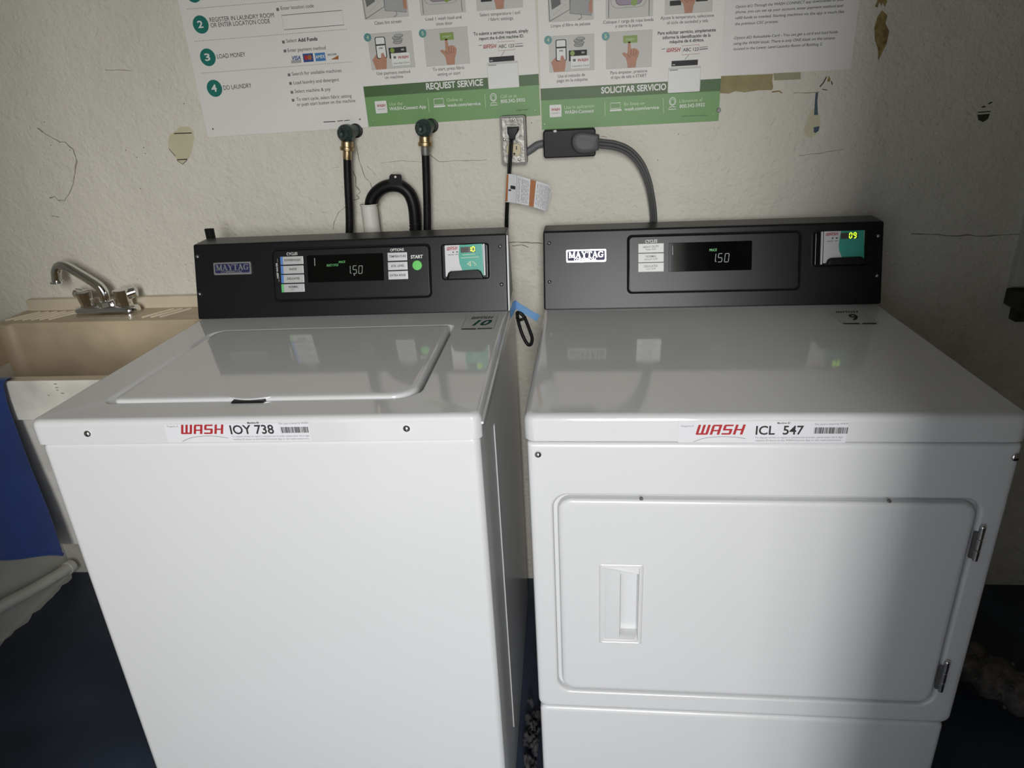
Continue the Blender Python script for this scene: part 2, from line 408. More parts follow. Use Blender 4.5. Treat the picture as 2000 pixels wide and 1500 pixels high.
wallprint('paint_chip', c5, zc)
def c6(p):
    p.ppoly([(1200, 845), (1260, 842), (1288, 870), (1294, 920), (1284, 980), (1262, 1050), (1220, 1096), (1180, 1062), (1130, 1000), (1117, 950), (1130, 900), (1170, 870)], 'chip_yellow', .0005)
    p.pstroke([(1160, 889), (1278, 885)], 7, 'chip_dark', .0009)
    p.pstroke([(1180, 1064), (1248, 1060)], 7, 'chip_dark', .0009)
    p.pstroke([(1182, 1070), (1218, 1094), (1246, 1066)], 4, 'chip_dark', .0009)
    p.pstroke([(1125, 990), (1170, 1040)], 4, 'chip_dark', .0009)
zl = WF.zoom(0, 0, 3.4095)
wallprint('paint_chip', c6, zl)['label'] = 'pale yellow shield-shaped patch left of the signs'
# cracks, nicks and block joints
def crack(pts, fr, wpx, m='crack_dark', jit=3):
    q = []
    for i in range(len(pts) - 1):
        for k in range(4):
            t = k / 4; q.append((pts[i][0] * (1 - t) + pts[i + 1][0] * t + random.uniform(-jit, jit), pts[i][1] * (1 - t) + pts[i + 1][1] * t + random.uniform(-jit, jit)))
    q.append(pts[-1])
    mb = MB(); P = [fr.at(*fr.uv(*a), .0004) for a in q]
    r0 = wpx / fr.z[2] * .00135 / 2
    mb.tube(P, [r0 * random.uniform(.4, 1.1) for _ in P], m, 5)
    return mb.build('crack', wall_back)
crack([(250, 855), (310, 895), (400, 945), (440, 950), (490, 1000), (512, 1070), (500, 1130), (495, 1200), (465, 1280), (430, 1335), (390, 1335), (365, 1305), (330, 1320)], zl, 7)
crack([(700, 468), (800, 466), (880, 470)], zl, 4); crack([(345, 1435), (395, 1445)], zl, 9)
zh = WF.zoom(640, 230, 6.25)
crack([(345, 300), (380, 500), (450, 720), (520, 790), (540, 860)], zh, 9); crack([(300, 640), (345, 720), (345, 830), (405, 910), (355, 940), (385, 985), (320, 1005)], zh, 12, jit=5)
crack([(220, 1080), (130, 1160), (80, 1280), (65, 1360)], zh, 9); crack([(480, 590), (600, 710)], zh, 5); crack([(60, 610), (140, 605)], zh, 6)
zo = WF.zoom(620, 220, 4.1667)
crack([(910, 340), (990, 402), (1160, 390), (1380, 385)], zo, 6); crack([(510, 410), (700, 392), (850, 402)], zo, 4)
crack([(995, 474), (1030, 473), (1060, 476)], WF, 2.2, jit=1); crack([(1000, 480), (1018, 478), (1032, 483)], WF, 1.8, jit=1)
crack([(1560, 305), (1600, 299), (1650, 291)], WF, 1.2, jit=1); crack([(1780, 456), (1850, 459), (1930, 461), (1995, 458)], WF, 2.0, jit=1.5)
crack([(1550, 182), (1600, 180)], WF, 1.2, jit=1); crack([(1170, 265), (1185, 268)], WF, 1.2, jit=1)
for (x, y) in [(340, 968), (466, 1000), (935, 1256), (1225, 690), (957, 983), (838, 1000), (912, 1048), (968, 1022), (295, 812)]:
    a = zl.at(*zl.uv(x, y), 0); MB().ball(a, .0016, 'crack_dark', 1, .4, 1, 8).build('nick', wall_back)
for (x, y) in [(1285, 313), (1205, 290), (1038, 240), (1325, 262), (283, 575), (268, 545)]:
    a = WF.at(*WF.uv(x, y), 0); MB().ball(a, .0013, 'crack_dark', 1, .4, 1, 8).build('nick', wall_back)

# pale board and dark wooden block at the right edge of the view
struct('trim_1', MB().rbox((1.847, WY - .022, .885), (1.98, WY + .02, 1.9), 'wall_side_paint', .003), 'pale vertical trim board at the right edge of the wall', 'trim')
b_ = thing('wooden_ledge', 'short dark wooden ledge below the pale trim board at the right edge', 'ledge', (1.845, WY, .83))
MB().rbox((0, -.07, .008), (.17, .0, .048), 'dark_wood', .004).build('ledge_board', b_)
MB().rbox((.02, -.03, -.03), (.15, .0, .008), 'dark_wood', .003).build('ledge_cleat', b_)

# ------------------------------------------------------------------ shared machine details
def screw(parent, fr, x, y, r=.0055, m='chrome'):
    a = fr.uv(x, y); mb = MB(); c = fr.at(*a); n = fr.n
    mb.tube([c, c + n * .0006, c + n * .0022, c + n * .0034, c + n * .0038], [r, r, r * .86, r * .5, r * .08], m, 16)
    for k in (0, 1):
        d = (fr.u if k else fr.v) * r * .42; e = (fr.v if k else fr.u) * r * .1; t = c + n * .0036
        mb.add([t - d - e, t + d - e, t + d + e, t - d + e], [(0, 1, 2, 3)], 'ink')
    return mb.build('screw', parent)

def maytag(fr, tl, tr, br_, bl, parent, frame_m, letter_m):
    b = fr.quad(tl, tr, br_, bl); W = b[2] - b[0]; H = b[3] - b[1]; t = .045 * W
    mb = MB(); out = rr(*b, .003, 3)
    sag = lambda a, c: c - (.05 * H * max(0, 1 - ((a - (b[0] + b[2]) / 2) / (W * .5)) ** 2) if c < b[1] + H * .3 else 0)
    def L(i, h, sg): return [fr.at(a, sag(a, c) if sg else c, h) for a, c in rr(b[0] + i, b[1] + i * 1.1, b[2] - i, b[3] - i, .003, 5)]
    mb.loft([L(0, 0, 1), L(0, .002, 1), L(.0008, .003, 1), L(t * .9, .003, 0), L(t, .0018, 0)], frame_m, True, False)
    mb.poly = None
    mb.loft([L(t * .9, .0018, 0), L(t, .0018, 0)], 'badge_blue', False, True)
    x0, x1 = b[0] + t * 1.6, b[2] - t * 1.6; y0 = b[1] + H * .36; hh = H * .46
    # serif capitals drawn as stems, diagonals and slab serifs in a unit box
    def st(x, y, x2, y2, wd): return ('s', x, y, x2, y2, wd)
    LT = {'M': (1.25, [st(.14, 0, .14, 1, .12), st(.2, 1, .62, .05, .24), st(.62, .05, 1.05, 1, .14), st(1.06, 0, 1.06, 1, .25)], [(0, .34), (.84, 1.25)], [(0, .3), (.92, 1.25)]),
          'A': (1.1, [st(.16, 0, .52, 1, .11), st(.5, 1, .9, 0, .26), st(.3, .33, .75, .33, .1)], [(0, .36), (.68, 1.1)], []),
          'Y': (1.05, [st(.16, 1, .52, .45, .26), st(.9, 1, .55, .45, .11), st(.53, .5, .53, 0, .26)], [(.3, .76)], [(0, .38), (.7, 1.05)]),
          'T': (.95, [st(.475, 0, .475, 1, .26), st(0, .95, .95, .95, .1), st(.04, 1, .04, .72, .08), st(.91, 1, .91, .72, .08)], [(.24, .71)], []),
          'G': (1.05, None, [], [])}
    word = 'MAYTAG'; tot = sum(LT[c][0] for c in word) + .06 * 5; sx = (x1 - x0) / tot; x = x0; k = 0
    def quad_(p, q, wd):
        nonlocal k
        d = Vector((q[0] - p[0], q[1] - p[1])).normalized(); nn = Vector((-d.y, d.x)) * wd / 2; k += 1
        P = [(p[0] - nn.x, p[1] - nn.y), (q[0] - nn.x, q[1] - nn.y), (q[0] + nn.x, q[1] + nn.y), (p[0] + nn.x, p[1] + nn.y)]
        mb.add([fr.at(x + a * sx, y0 + max(0, min(1, c)) * hh, .0022 + k * 4e-6) for a, c in P], [(0, 1, 2, 3)], letter_m)
    for c in word:
        wd, stems, low, top = LT[c]
        if stems is None:
            A = [(.52 + .44 * cos(a), .5 + .45 * sin(a)) for a in [radians(40 + 28 * i) for i in range(11)]]
            for i in range(len(A) - 1): quad_(A[i], A[i + 1], .11 + .13 * (1 if 3 <= i <= 6 else 0))
            quad_((.84, .05), (.84, .44), .2); quad_((.6, .43), (1.05, .43), .09); quad_((.9, .68), (.9, 1.0), .09)
        else:
            for (_, a0, c0, a1, c1_, ww) in stems: quad_((a0, c0), (a1, c1_), ww)
            for a0, a1 in low: quad_((a0, .045), (a1, .045), .09)
            for a0, a1 in top: quad_((a0, .955), (a1, .955), .09)
        x += (wd + .06) * sx
    g, fs_, gw = glyphs('COMMERCIAL', .012); sx2 = (W * .56) / gw; sy2 = H * .17 / .7
    mb.add([fr.at(b[0] + W * .2 + a * sx2, b[1] + H * .155 + c * sy2, .0022) for a, c in g], fs_, letter_m)
    return mb.build('brand_badge', parent)

def bezel(fr, b, parent):
    r = .011; out = .0045
    loops = []
    for i, h in ((0, 0), (.0005, .0022), (.0018, .0030), (.0034, .0022), (.0048, -.0010), (.0062, .0006)):
        loops.append([fr.at(a, c, h) for a, c in rr(b[0] + i, b[1] + i, b[2] - i, b[3] - i, r - i * .6, 7)])
    return MB().loft(loops, 'console_black', False, True).build('control_bezel', parent, 50)

def reader(fr, zo_, hous, face, green_pts, hood, strip, parent, digits, mirror):
    """Card reader: housing, printed face, hood over the card slot, digits."""
    f = fr.zoom(*zo_)
    rd = slab(f, f.quad(*hous), .006, [(0, 0), (0, .006), (.0015, .0085), (.004, .0095)], 'gloss_black').build('card_reader', parent)
    p = Print(f.lift(.0096), rd); b = p.fr.quad(*face)
    p.rrect(b, .001, 'reader_white', .0004)
    p.ppoly(green_pts, 'reader_green', .0007); p.flush('reader_face')
    d = digits
    p.ppoly(d['win'], 'led_off', .001); p.flush('digit_window')
    for q in d['off']: p.seg7('8', *q, 'ink', .0011, .12, .05); p.flush('digit')
    for ch, *q in d['on']: p.seg7(ch, *q, 'led_yellow', .0012, .20, .05); p.flush('lit_digit')
    p.wash(*d['wash'], 'ink_red', .2, .0009); p.flush('logo')
    for q in d['marks']: p.pstroke(q[0], q[1], q[2], .0009); p.flush('print_mark')
    st = p.fr.quad(*strip); MB().loft([[p.fr.at(a, c, h) for a, c in rr(*st, .0008, 2)] for h in (0, .003)], 'reader_white', False, True).build('reader_edge', rd)
    hp = [p.fr.uv(*q) for q in hood][::-1]
    cx = sum(a for a, _ in hp) / len(hp); cy = sum(c for _, c in hp) / len(hp)
    sc = lambda k: [(cx + (a - cx) * k, cy + (c - cy) * k) for a, c in hp]
    MB().loft([[p.fr.at(a, c, h) for a, c in L] for L, h in ((hp, 0), (hp, .009), (sc(.96), .011), (sc(.86), .012))], 'black_plastic', False, True).build('card_slot', rd, recalc=True)
    return rd

def id_sticker(fr, parent, D):
    p = Print(fr, parent); p.rrect(fr.quad(*D['rect']), .002, 'sticker_film', .0003); st = p.flush('id_sticker'); p.parent = st
    p.text('Property of', *D['prop'], 'ink_grey'); p.flush('text_line')
    p.wash(*D['wash'], 'ink_red', .24); p.flush('logo')
    a = [fr.uv(*q) for q in D['arc']]; arc = spline([(q[0], q[1], 0) for q in a], 8); p.stroke([(q.x, q.y) for q in arc], .0007, 'ink_grey', .0004); p.flush('logo_swoosh')
    p.text(D['id'], *D['idp'], 'ink', .018); p.flush('text_line')
    p.text('Machine ID', *D['mid'], 'ink', .02); p.flush('text_line')
    p.text('This asset is leased by WASH', *D['asset'], 'ink_grey'); p.flush('text_line')
    x0, y0, x1, y1 = fr.box(*D['bar']); x = x0; rg = random.Random(3)
    while x < x1 - .0006:
        ww = rg.choice((.0005, .0009, .0014)); p.rect(x, y0, min(x + ww, x1), y1, 'ink', .0004); x += ww + rg.choice((.0004, .0006, .0009))
    p.flush('barcode')
    p.text('To request service or report a machine out of order, please enter the 6 digit', *D['l1'], 'ink_grey'); p.flush('text_line')
    p.text('machine ID above on the WASH-Connect App or visit wash.com/service', *D['l2'], 'ink_grey'); p.flush('text_line')
    return st

# ------------------------------------------------------------------ washer
WW, WD, WH, WHL, WCB = .6861, .5353, .9563, .0421, -.0167
WHC, WTL, WDT = .1553, .0465, .072
washer = thing('washing_machine', 'white top-load washing machine with a black console, left of the dryer', 'washer', (0, 0, 0), .0150)
MW = Mof(washer)
mb = MB()
zt = WH - WHL - .0015
def vloop(i, z, r=.012, dy=0): return [(a, c, z) for a, c in rr(.004 + i, .004 + i, WW - .004 - i, .745 - i, r, 4)]
mb.loft([vloop(0, .015), vloop(0, zt - .006), vloop(.002, zt - .001), vloop(.012, zt)], 'enamel_front')
mb.build('cabinet', washer)
# embossed ribs on the right-hand side panel
for (y0, y1, z0, z1) in ((.184, .194, .13, .845),):
    MB().rbox((WW - .006, y0, z0), (WW - .0025, y1, z1), 'enamel_front', .0015, 3).build('side_rib', washer)
MB().rbox((.05, .03, 0), (WW - .05, .6, .02), 'black_plastic', 0).build('base', washer)
# top panel with the lid opening
def ztop(y):
    k = min(1, max(0, (LY0 + .012 - y) / .030)); return WCB * max(0, y) / WD - .0012 * k * k * (3 - 2 * k)
LX0, LX1, LY0, LY1 = .094, .578, .066, .436
def rim(x, y, c): 
    """Loop on the washer top; the lid sits in a shallow recess that is open at the front."""
    return (x, y, c + ztop(y))
def tl(i, z, r=.014, n=8): return [rim(a, c, z) for a, c in rr(i, i, WW - i, .655 - i, max(.003, r - i * .5), n)]
def hl_(k, z, zf, n=8):
    q = rr(LX0 - .002 - .013 * k, LY0 - .002 - .003 * k, LX1 + .002 + .006 * k, LY1 + .002 + .011 * k, [.012 + .006 * k, .040, .014 + .006 * k, .026 + .01 * k], n)
    out = []
    for a, c in q:
        f = min(1, max(0, (LY0 + .012 - c) / .018)); out.append((a, c, z * (1 - f) + zf * f + (WCB * c / WD if f < 1 else WCB * c / WD)))
    return out
mb = MB()
zf0 = WH - .0012
mb.loft([tl(.003, WH - WHL + .009 if False else WH - WHL), tl(.0, WH - WHL + .002), tl(0, WH - .011), tl(.0012, WH - .006), tl(.004, WH - .002), tl(.010, WH),
         hl_(1.15, WH, zf0), hl_(1.0, WH - .0008, zf0), hl_(.12, WH - .0085, zf0 - .001), hl_(0, WH - .0105, zf0 - .002), hl_(0, WH - .020, WH - .020)], 'enamel')
mb.build('top_panel', washer, 60)
mb = MB().tube([(WW + .001, .008, WH - .0185), (WW + .001, .60, WH - .0305)], .0022, 'enamel', 8); mb.build('side_flange', washer)
# lid
def ll(i, z): return [(a, c, z + WCB * c / WD) for a, c in rr(LX0 + i, LY0 + i, LX1 - i, LY1 - i, [max(.004, k - i) for k in (.012, .040, .014, .026)], 8)]
lid = MB().loft([ll(.001, WH - .018), ll(0, WH - .0030), ll(.0008, WH + .0008), ll(.003, WH + .0030), ll(.007, WH + .0040), ll(.014, WH + .0042)], 'enamel').build('lid', washer, 60)
g = MB(); q = []
for k in range(13):
    t = k / 12; q.append((.286 + .066 * t, LY0 + .003 - .0075 * sin(pi * t)))
q += [(.352, LY0 + .005), (.286, LY0 + .005)]
g.loft([[(a, c, WH + h) for a, c in q] for h in (-.0006, .0014)] + [[(a, c + .0012, WH + .0022) for a, c in q]], 'enamel'); g.build('lid_grip', lid, 50, True)
g = MB(); g.rbox((.293, LY0 - .011, WH - .009), (.345, LY0 + .003, WH - .0004), 'black_plastic', .002); g.build('grip_gap_shade', lid)  # black block stands in for the shade in the gap under the grip
# front screws and id sticker
LF = Fr((0, 0, 0), (1, 0, 0), (0, 0, 1), MW)
screw(washer, LF, 171, 847); screw(washer, LF, 794, 837)
z = LF.zoom(310, 815, 6.4516)
id_sticker(z, washer, dict(rect=((85, 82), (1905, 68), (1905, 300), (90, 310)), prop=((110, 126), (246, 122), 20), wash=((283, 211), (812, 208), 115),
    arc=[(300, 305), (400, 260), (520, 240), (650, 235), (770, 243), (872, 260)], id='IOY 738', idp=((912, 210), (1460, 203), 105), mid=((1118, 82), (1265, 80), 22),
    asset=((1510, 90), (1882, 80), 20), bar=((1530, 122), (1893, 192)), l1=((925, 250), (1902, 240), 20), l2=((945, 286), (1895, 276), 20)))
# number sticker on the top
ty = WCB / WD
TFW = Fr((0, 0, WH + .0006), (1, 0, 0), (0, 1, ty), MW)
z = TFW.zoom(860, 590, 14.286); p = Print(z, washer); p.rrect(z.quad((735, 395), (1600, 395), (1480, 775), (570, 775)), .001, 'sticker_clear', .0002); p.parent = p.flush('number_sticker')
qb = z.quad((735, 395), (1600, 395), (1480, 775), (570, 775))
p.stroke([(qb[0], qb[1]), (qb[0], qb[3])], .0006, 'ink_grey', .0004); p.stroke([(qb[2], qb[1]), (qb[2], qb[3])], .0006, 'ink_grey', .0004)
p.wash((850, 478), (1430, 462), 60, 'ink', .2); p.flush('logo'); p.text('10', (880, 655), (1330, 645), 135, 'number_green', .035, .25); p.flush('number')
p.ppoly([(600, 740), (1000, 735), (995, 768), (592, 772)], 'ink'); p.ppoly([(1040, 732), (1455, 722), (1448, 748), (1034, 762)], 'ink')
p.flush('black_bar')
# console
CB = WH + WCB
yb, yt = WD, WD + WTL; zb, zt2 = CB, CB + WHC
mb = MB().prism([(yb, zb), (yb + .16, zb), (yt + WDT, zt2 + .001), (yt + .002, zt2)], 0, WW, 'console_black', .0035)
con = mb.build('console', washer)
CFW = Fr((0, yb, zb), (1, 0, 0), (0, WTL, WHC), MW)
MB().loft([[CFW.at(WW + .0005 + dx, c, h) for c, h in ((.002, -.0005), (WHC + .004, -.003), (WHC + .004, -.006), (.002, -.006))] for dx in (0, .0035)], 'enamel').build('console_end', washer, recalc=True)
za = CFW.zoom(360, 430, 3.0303); zB = CFW.zoom(520, 470, 5.882)
for q in ((80, 217), (93, 437), (1870, 155), (1878, 380)): screw(con, za, *q, .0042, 'steel')
maytag(CFW.zoom(400, 500, 16.667), (290, 215), (1520, 180), (1530, 595), (310, 625), con, 'badge_silver', 'badge_silver')
bezel(CFW, zB.quad((58, 100), (1885, 22), (1908, 662), (80, 702)), con)
P6 = zB.lift(.0006)
slab(P6, P6.quad((470, 172), (1345, 142), (1357, 462), (482, 478)), .0015, [(0, 0), (0, .0012), (.0006, .0018)], 'display_glass').build('display', con)
def pbtn(fr, b, m, parent, name='button'): return slab(fr, b, .0008, [(0, 0), (.0002, .0009), (.0008, .0012)], m, 2).build(name, parent)
rows = [((163, 184), (425, 178), (428, 270), (167, 278), 'POWERWASH', 'label_bluetab', (208, 238), (392, 233)), ((170, 290), (428, 284), (432, 375), (172, 384), 'WHITES', 'label_bluetab', (262, 342), (350, 338)),
        ((174, 394), (434, 387), (438, 480), (177, 490), 'DELICATES', 'label_bluetab', (240, 450), (384, 445)), ((178, 500), (438, 494), (443, 586), (180, 596), 'NORMAL', 'label_greentab', (258, 545), (370, 540))]
lt = Print(P6.lift(.0012), con)
for a, b, c, d, t, tabm, t0, t1 in rows:
    pbtn(P6, P6.quad(a, b, c, d), 'label_silver', con)
    bb = P6.quad(a, b, c, d); lt.rect(bb[0], bb[1], bb[0] + (bb[2] - bb[0]) * .11, bb[3], tabm, .0003); lt.flush('colour_tab')
    lt.text(t, t0, t1, 24, 'ink', .015, .15); lt.flush('lettering')
lt.text('ECO', (284, 572), (320, 570), 18, 'ink_grey'); lt.flush('lettering')
lt.text('CYCLES', (235, 169), (360, 164), 30, 'ink_white', .012); lt.flush('lettering'); lt.text('OPTIONS', (1425, 124), (1582, 117), 30, 'ink_white', .012); lt.flush('lettering')
lt.text('START', (1662, 206), (1800, 200), 36, 'ink_white', .03); lt.flush('lettering'); lt.text('DEEP WATER', (146, 432), (130, 255), 20, 'ink_white', .01); lt.flush('lettering')
lt.pstroke([(128, 208), (131, 248)], 4, 'ink_lightgrey'); lt.flush('tick'); lt.pstroke([(146, 440), (148, 472)], 4, 'ink_lightgrey'); lt.flush('tick')
for a, b, c, d, t, t0, t1 in [((1393, 140), (1618, 130), (1620, 227), (1397, 235), 'TEMPERATURE', (1408, 196), (1605, 188)), ((1397, 248), (1622, 240), (1625, 332), (1400, 342), 'SOIL LEVEL', (1433, 304), (1588, 298)), ((1402, 352), (1627, 345), (1631, 440), (1405, 450), 'EXTRA RINSE', (1422, 412), (1602, 406))]:
    pbtn(P6, P6.quad(a, b, c, d), 'label_silver', con, 'option_button'); lt.text(t, t0, t1, 24, 'ink', .012, .15); lt.flush('lettering')

c = P6.uv(1735, 284); rB = P6.uv(1790, 284)[0] - c[0]; mb = MB(); n_ = P6.n; a = P6.at(*c)
mb.tube([a, a + n_ * .001, a + n_ * .0018, a + n_ * .002], [rB, rB, rB * .93, rB * .3], 'start_green', 28).build('start_button', con)
d = Print(P6.lift(.0020), con)
d.pstroke([(556, 200), (559, 290)], 9, 'led_grey', .0002); d.flush('tick'); d.text('SELECT CYCLE', (695, 297), (828, 290), 24, 'led_green', .02); d.flush('display_text'); d.text('PRICE', (833, 260), (906, 254), 24, 'led_green', .01, .2); d.flush('display_text')
for ch, x0, x1 in (('1', 945, 966), ('5', 996, 1036), ('0', 1062, 1102)): d.seg7(ch, (x0, 378), (x1, 376), 88, 'led_grey', .0002, .075, .10); d.flush('digit')
d.disc(d.fr.uv(975, 374), .0009, 'led_grey', .0002); d.flush('digit_point'); d.disc(d.fr.uv(1013, 394), .0014, 'led_grey', .0002); d.flush('digit_point')

reader(CFW, (840, 460, 6.817), ((143, 130), (775, 88), (805, 572), (172, 600)), ((192, 140), (692, 108), (722, 532), (212, 548)),
       [(388, 128), (690, 109), (716, 532), (470, 540), (425, 455), (392, 370), (380, 260)],
       [(228, 588), (240, 530), (252, 500), (280, 478), (640, 455), (672, 470), (695, 505), (712, 545), (720, 575)],
       ((703, 112), (722, 110), (742, 528), (725, 532)), washer,
       dict(win=[(404, 158), (602, 145), (606, 222), (408, 232)], off=[((416, 222), (446, 220), 62), ((464, 219), (496, 217), 62)],
            on=[('1', (520, 214), (543, 213), 60), ('0', (560, 212), (592, 210), 60)], wash=((222, 200), (360, 190), 46),
            marks=[([(298, 224), (318, 222)], 14, 'ink'), ([(350, 220), (370, 218)], 14, 'ink'), ([(240, 260), (320, 255)], 8, 'ink_grey'), ([(335, 254), (376, 250)], 8, 'ink_grey'),
                   ([(432, 258), (600, 246)], 8, 'ink_pale_green'), ([(412, 300), (650, 284)], 8, 'ink_pale_green'), ([(500, 385), (535, 345), (540, 410), (510, 380)], 20, 'ink_pale_green'), ([(560, 340), (615, 385), (590, 405)], 10, 'ink_pale_green'), ([(655, 250), (656, 262)], 8, 'ink')]), False)
# hose clip behind the console
zq = Fr((0, yt + WDT + .02, 0), (1, 0, 0), (0, 0, 1), MW).zoom(360, 430, 16.667)
bb = zq.quad((665, 290), (935, 265), (1000, 600), (720, 640)); mb = MB()
mb.loft([[zq.at(a, c_, h) for a, c_ in rr(bb[0], bb[1] - .04, (bb[0] + bb[2]) / 2 - .0012, bb[3], .001, 2)] for h in (-.004, .001)], 'black_plastic')
mb.loft([[zq.at(a, c_, h) for a, c_ in rr((bb[0] + bb[2]) / 2 + .0012, bb[1] - .04, bb[2], bb[3], .001, 2)] for h in (-.004, .001)], 'black_plastic')
mb.loft([[zq.at(a, c_, h) for a, c_ in rr(bb[0], bb[3] - .006, bb[2], bb[3], .001, 2)] for h in (-.0045, .0012)], 'black_plastic')
mb.build('rear_clip', washer, recalc=True)

# ------------------------------------------------------------------ dryer
DW, DD, DH, DHL, DCB = .7368, .5772, .9138, .0467, -.012
DHC, DTL, DDT = .1706, .0497, .0718
dryer = thing('tumble_dryer', 'white front-load dryer with a black console, right of the washer', 'dryer', (.7393, .0903, 0), -.0151)
MD = Mof(dryer)
def vl(i, z, r=.012): return [(a, c, z) for a, c in rr(.004 + i, .006 + i, DW - .004 - i, .70 - i, r, 4)]
DF = Fr((0, 0, 0), (1, 0, 0), (0, 0, 1), MD)
zseam = (DF.uv(1048, 1388)[1] + DF.uv(1855, 1413)[1]) / 2
zt = DH - DHL - .002
mb = MB(); mb.loft([[(a, c, zz) for a, c in rr(.006, .03, DW - .006, .70, .01, 4)] for zz in (.02, zt)], 'enamel_front'); mb.build('cabinet', dryer)
MB().rbox((.04, .05, 0), (DW - .04, .66, .022), 'black_plastic', 0).build('base', dryer)
def dl(i, z, r=.018): return [(a, c, z + DCB * max(0, c) / DD) for a, c in rr(i, i, DW - i, .70 - i, max(.004, r - i * .5), 6)]
MB().loft([dl(.003, DH - DHL), dl(0, DH - DHL + .003), dl(0, DH - .013), dl(.0015, DH - .007), dl(.005, DH - .0025), dl(.012, DH)], 'enamel').build('top_panel', dryer, 60)
# front panel with the door opening
door = DF.quad((1081, 968), (1922, 978), (1823, 1374), (1090, 1356))
def fl(h, i, hole): 
    if hole: q = rr(door[0] - i, door[1] - i, door[2] + i, door[3] + i, .026 + i * .5, 6)
    else: q = rr(.004 + i, zseam + .002 + i, DW - .004 - i, zt - i, [.016, .016, .004, .004], 6)
    return [DF.at(a, c, h) for a, c in q]
MB().loft([fl(-.034, 0, 0), fl(-.010, 0, 0), fl(-.0055, .0014, 0), fl(-.0025, .0045, 0), fl(-.0018, .010, 0), fl(-.0018, .005, 1), fl(-.0028, .0022, 1), fl(-.006, 0, 1), fl(-.016, 0, 1)], 'enamel_front', False, True).build('front_panel', dryer, 60)
# lower panel
def pl(h, i): return [DF.at(a, c, h) for a, c in rr(.006 + i, .03 + i, DW - .010 - i, zseam - .002 - i, .010, 6)]
MB().loft([pl(-.034, 0), pl(-.013, 0), pl(-.009, .0018), pl(-.0065, .005), pl(-.006, .010)], 'enamel_front', False, True).build('lower_panel', dryer, 60)
# door
g_ = .0075
def ol(h, i): return [DF.at(a, c, h) for a, c in rr(door[0] + g_ + i, door[1] + g_ * .8 + i, door[2] - g_ * .6 - i, door[3] - g_ - i, .022 - i * .5, 6)]
hb = DF.quad((1176, 1106), (1254, 1104), (1248, 1252), (1172, 1254))
def hl(h, i): return [DF.at(a, c, h) for a, c in rr(hb[0] + i, hb[1] + i, hb[2] - i, hb[3] - i, .003, 6)]
dmb = MB(); dmb.loft([ol(-.015, 0), ol(-.006, 0), ol(-.0025, .0015), ol(-.0006, .005), ol(0, .010), hl(0, -.002), hl(.0012, 0), hl(.0012, .003), hl(-.001, .0042)], 'enamel_front', False, False)
# recessed pull: a shelf on the left, a deep pocket on the right
mid = hb[0] + (hb[2] - hb[0]) * .50; i0 = .0042
def P(a, c, h): return DF.at(a, c, h)
x0, y0, x1, y1 = hb[0] + i0, hb[1] + i0, hb[2] - i0, hb[3] - i0; py0, py1 = y0 + .010, y1 - .013
dd = -.001
vq = [P(x0, y0, dd), P(x1, y0, dd), P(x1, y1, dd), P(x0, y1, dd), P(mid, py0, dd), P(x1, py0, dd), P(x1, py1, dd), P(mid, py1, dd), P(x0 + .006, y0 + .004, .0035), P(mid - .002, y0 + .006, .0045), P(mid - .002, y1 - .006, .0045), P(x0 + .006, y1 - .006, .0035)]
dmb.add(vq, [(0, 1, 5, 4, 9, 8), (2, 3, 11, 10, 7, 6), (0, 8, 11, 3), (8, 9, 10, 11), (4, 7, 10, 9)], 'enamel_front')
dp = -.042
vq = [P(mid, py0, dd), P(x1, py0, dd), P(x1, py1, dd), P(mid, py1, dd), P(mid - .016, py0 + .002, dp), P(x1 - .003, py0 + .004, dp), P(x1 - .003, py1 - .002, dp), P(mid - .016, py1 - .002, dp)]
dmb.add(vq, [(0, 1, 5, 4), (1, 2, 6, 5), (2, 3, 7, 6), (3, 0, 4, 7), (4, 5, 6, 7)], 'enamel_front')
dr = dmb.build('door', dryer, 50, True)
hr = MB()
hr.loft([hl(.0002, -.0035), hl(.0020, -.0018), hl(.0020, -.0006), hl(.0005, .0008)], 'enamel_front', False, False); hr.build('handle_frame', dr, 50)
for (ta, ba) in (((1917, 1030), (1905, 1093)), ((1849, 1293), (1837, 1348))):
    a = DF.uv(*ta); b = DF.uv(*ba); xx = (a[0] + b[0]) / 2 - .001; mb = MB()
    L = a[1] - b[1]
    for k in range(3): mb.cyl(DF.at(xx, b[1] + L * (k / 3 + .006), .0025), DF.at(xx, b[1] + L * ((k + 1) / 3 - .006), .0025), .0042, 'steel', 14, bev=.0008)
    mb.ball(DF.at(xx, a[1] + .001, .0025), .0044, 'chrome')
    mb.rbox(tuple(DF.at(xx - .010, b[1] + .004, -.004)), tuple(DF.at(xx, b[1] + L * .8, 0.0)), 'grey_steel', 0) if False else None
    lo = DF.at(xx - .0085, b[1] + .003, -.004); hi = DF.at(xx - .001, b[1] + L * .85, .0012)
    mb.rbox((lo.x, min(lo.y, hi.y), lo.z), (hi.x, max(lo.y, hi.y), hi.z), 'grey_steel', .0006)
    mb.build('door_hinge', dryer)
screw(dryer, DF, 1051, 888); screw(dryer, DF, 1983, 893, .0062); DG = DF.lift(-.004)
for q in ((1253, 976), (1740, 980)):
    a = DF.uv(*q); mb = MB(); c_ = DF.at(a[0], a[1] - .002, -.008); mb.cyl(c_, c_ + DF.n * .005, .0028, 'grey_steel', 12, bev=.0006); mb.build('latch_screw', dryer)
z = DF.zoom(1280, 790, 4.5455)
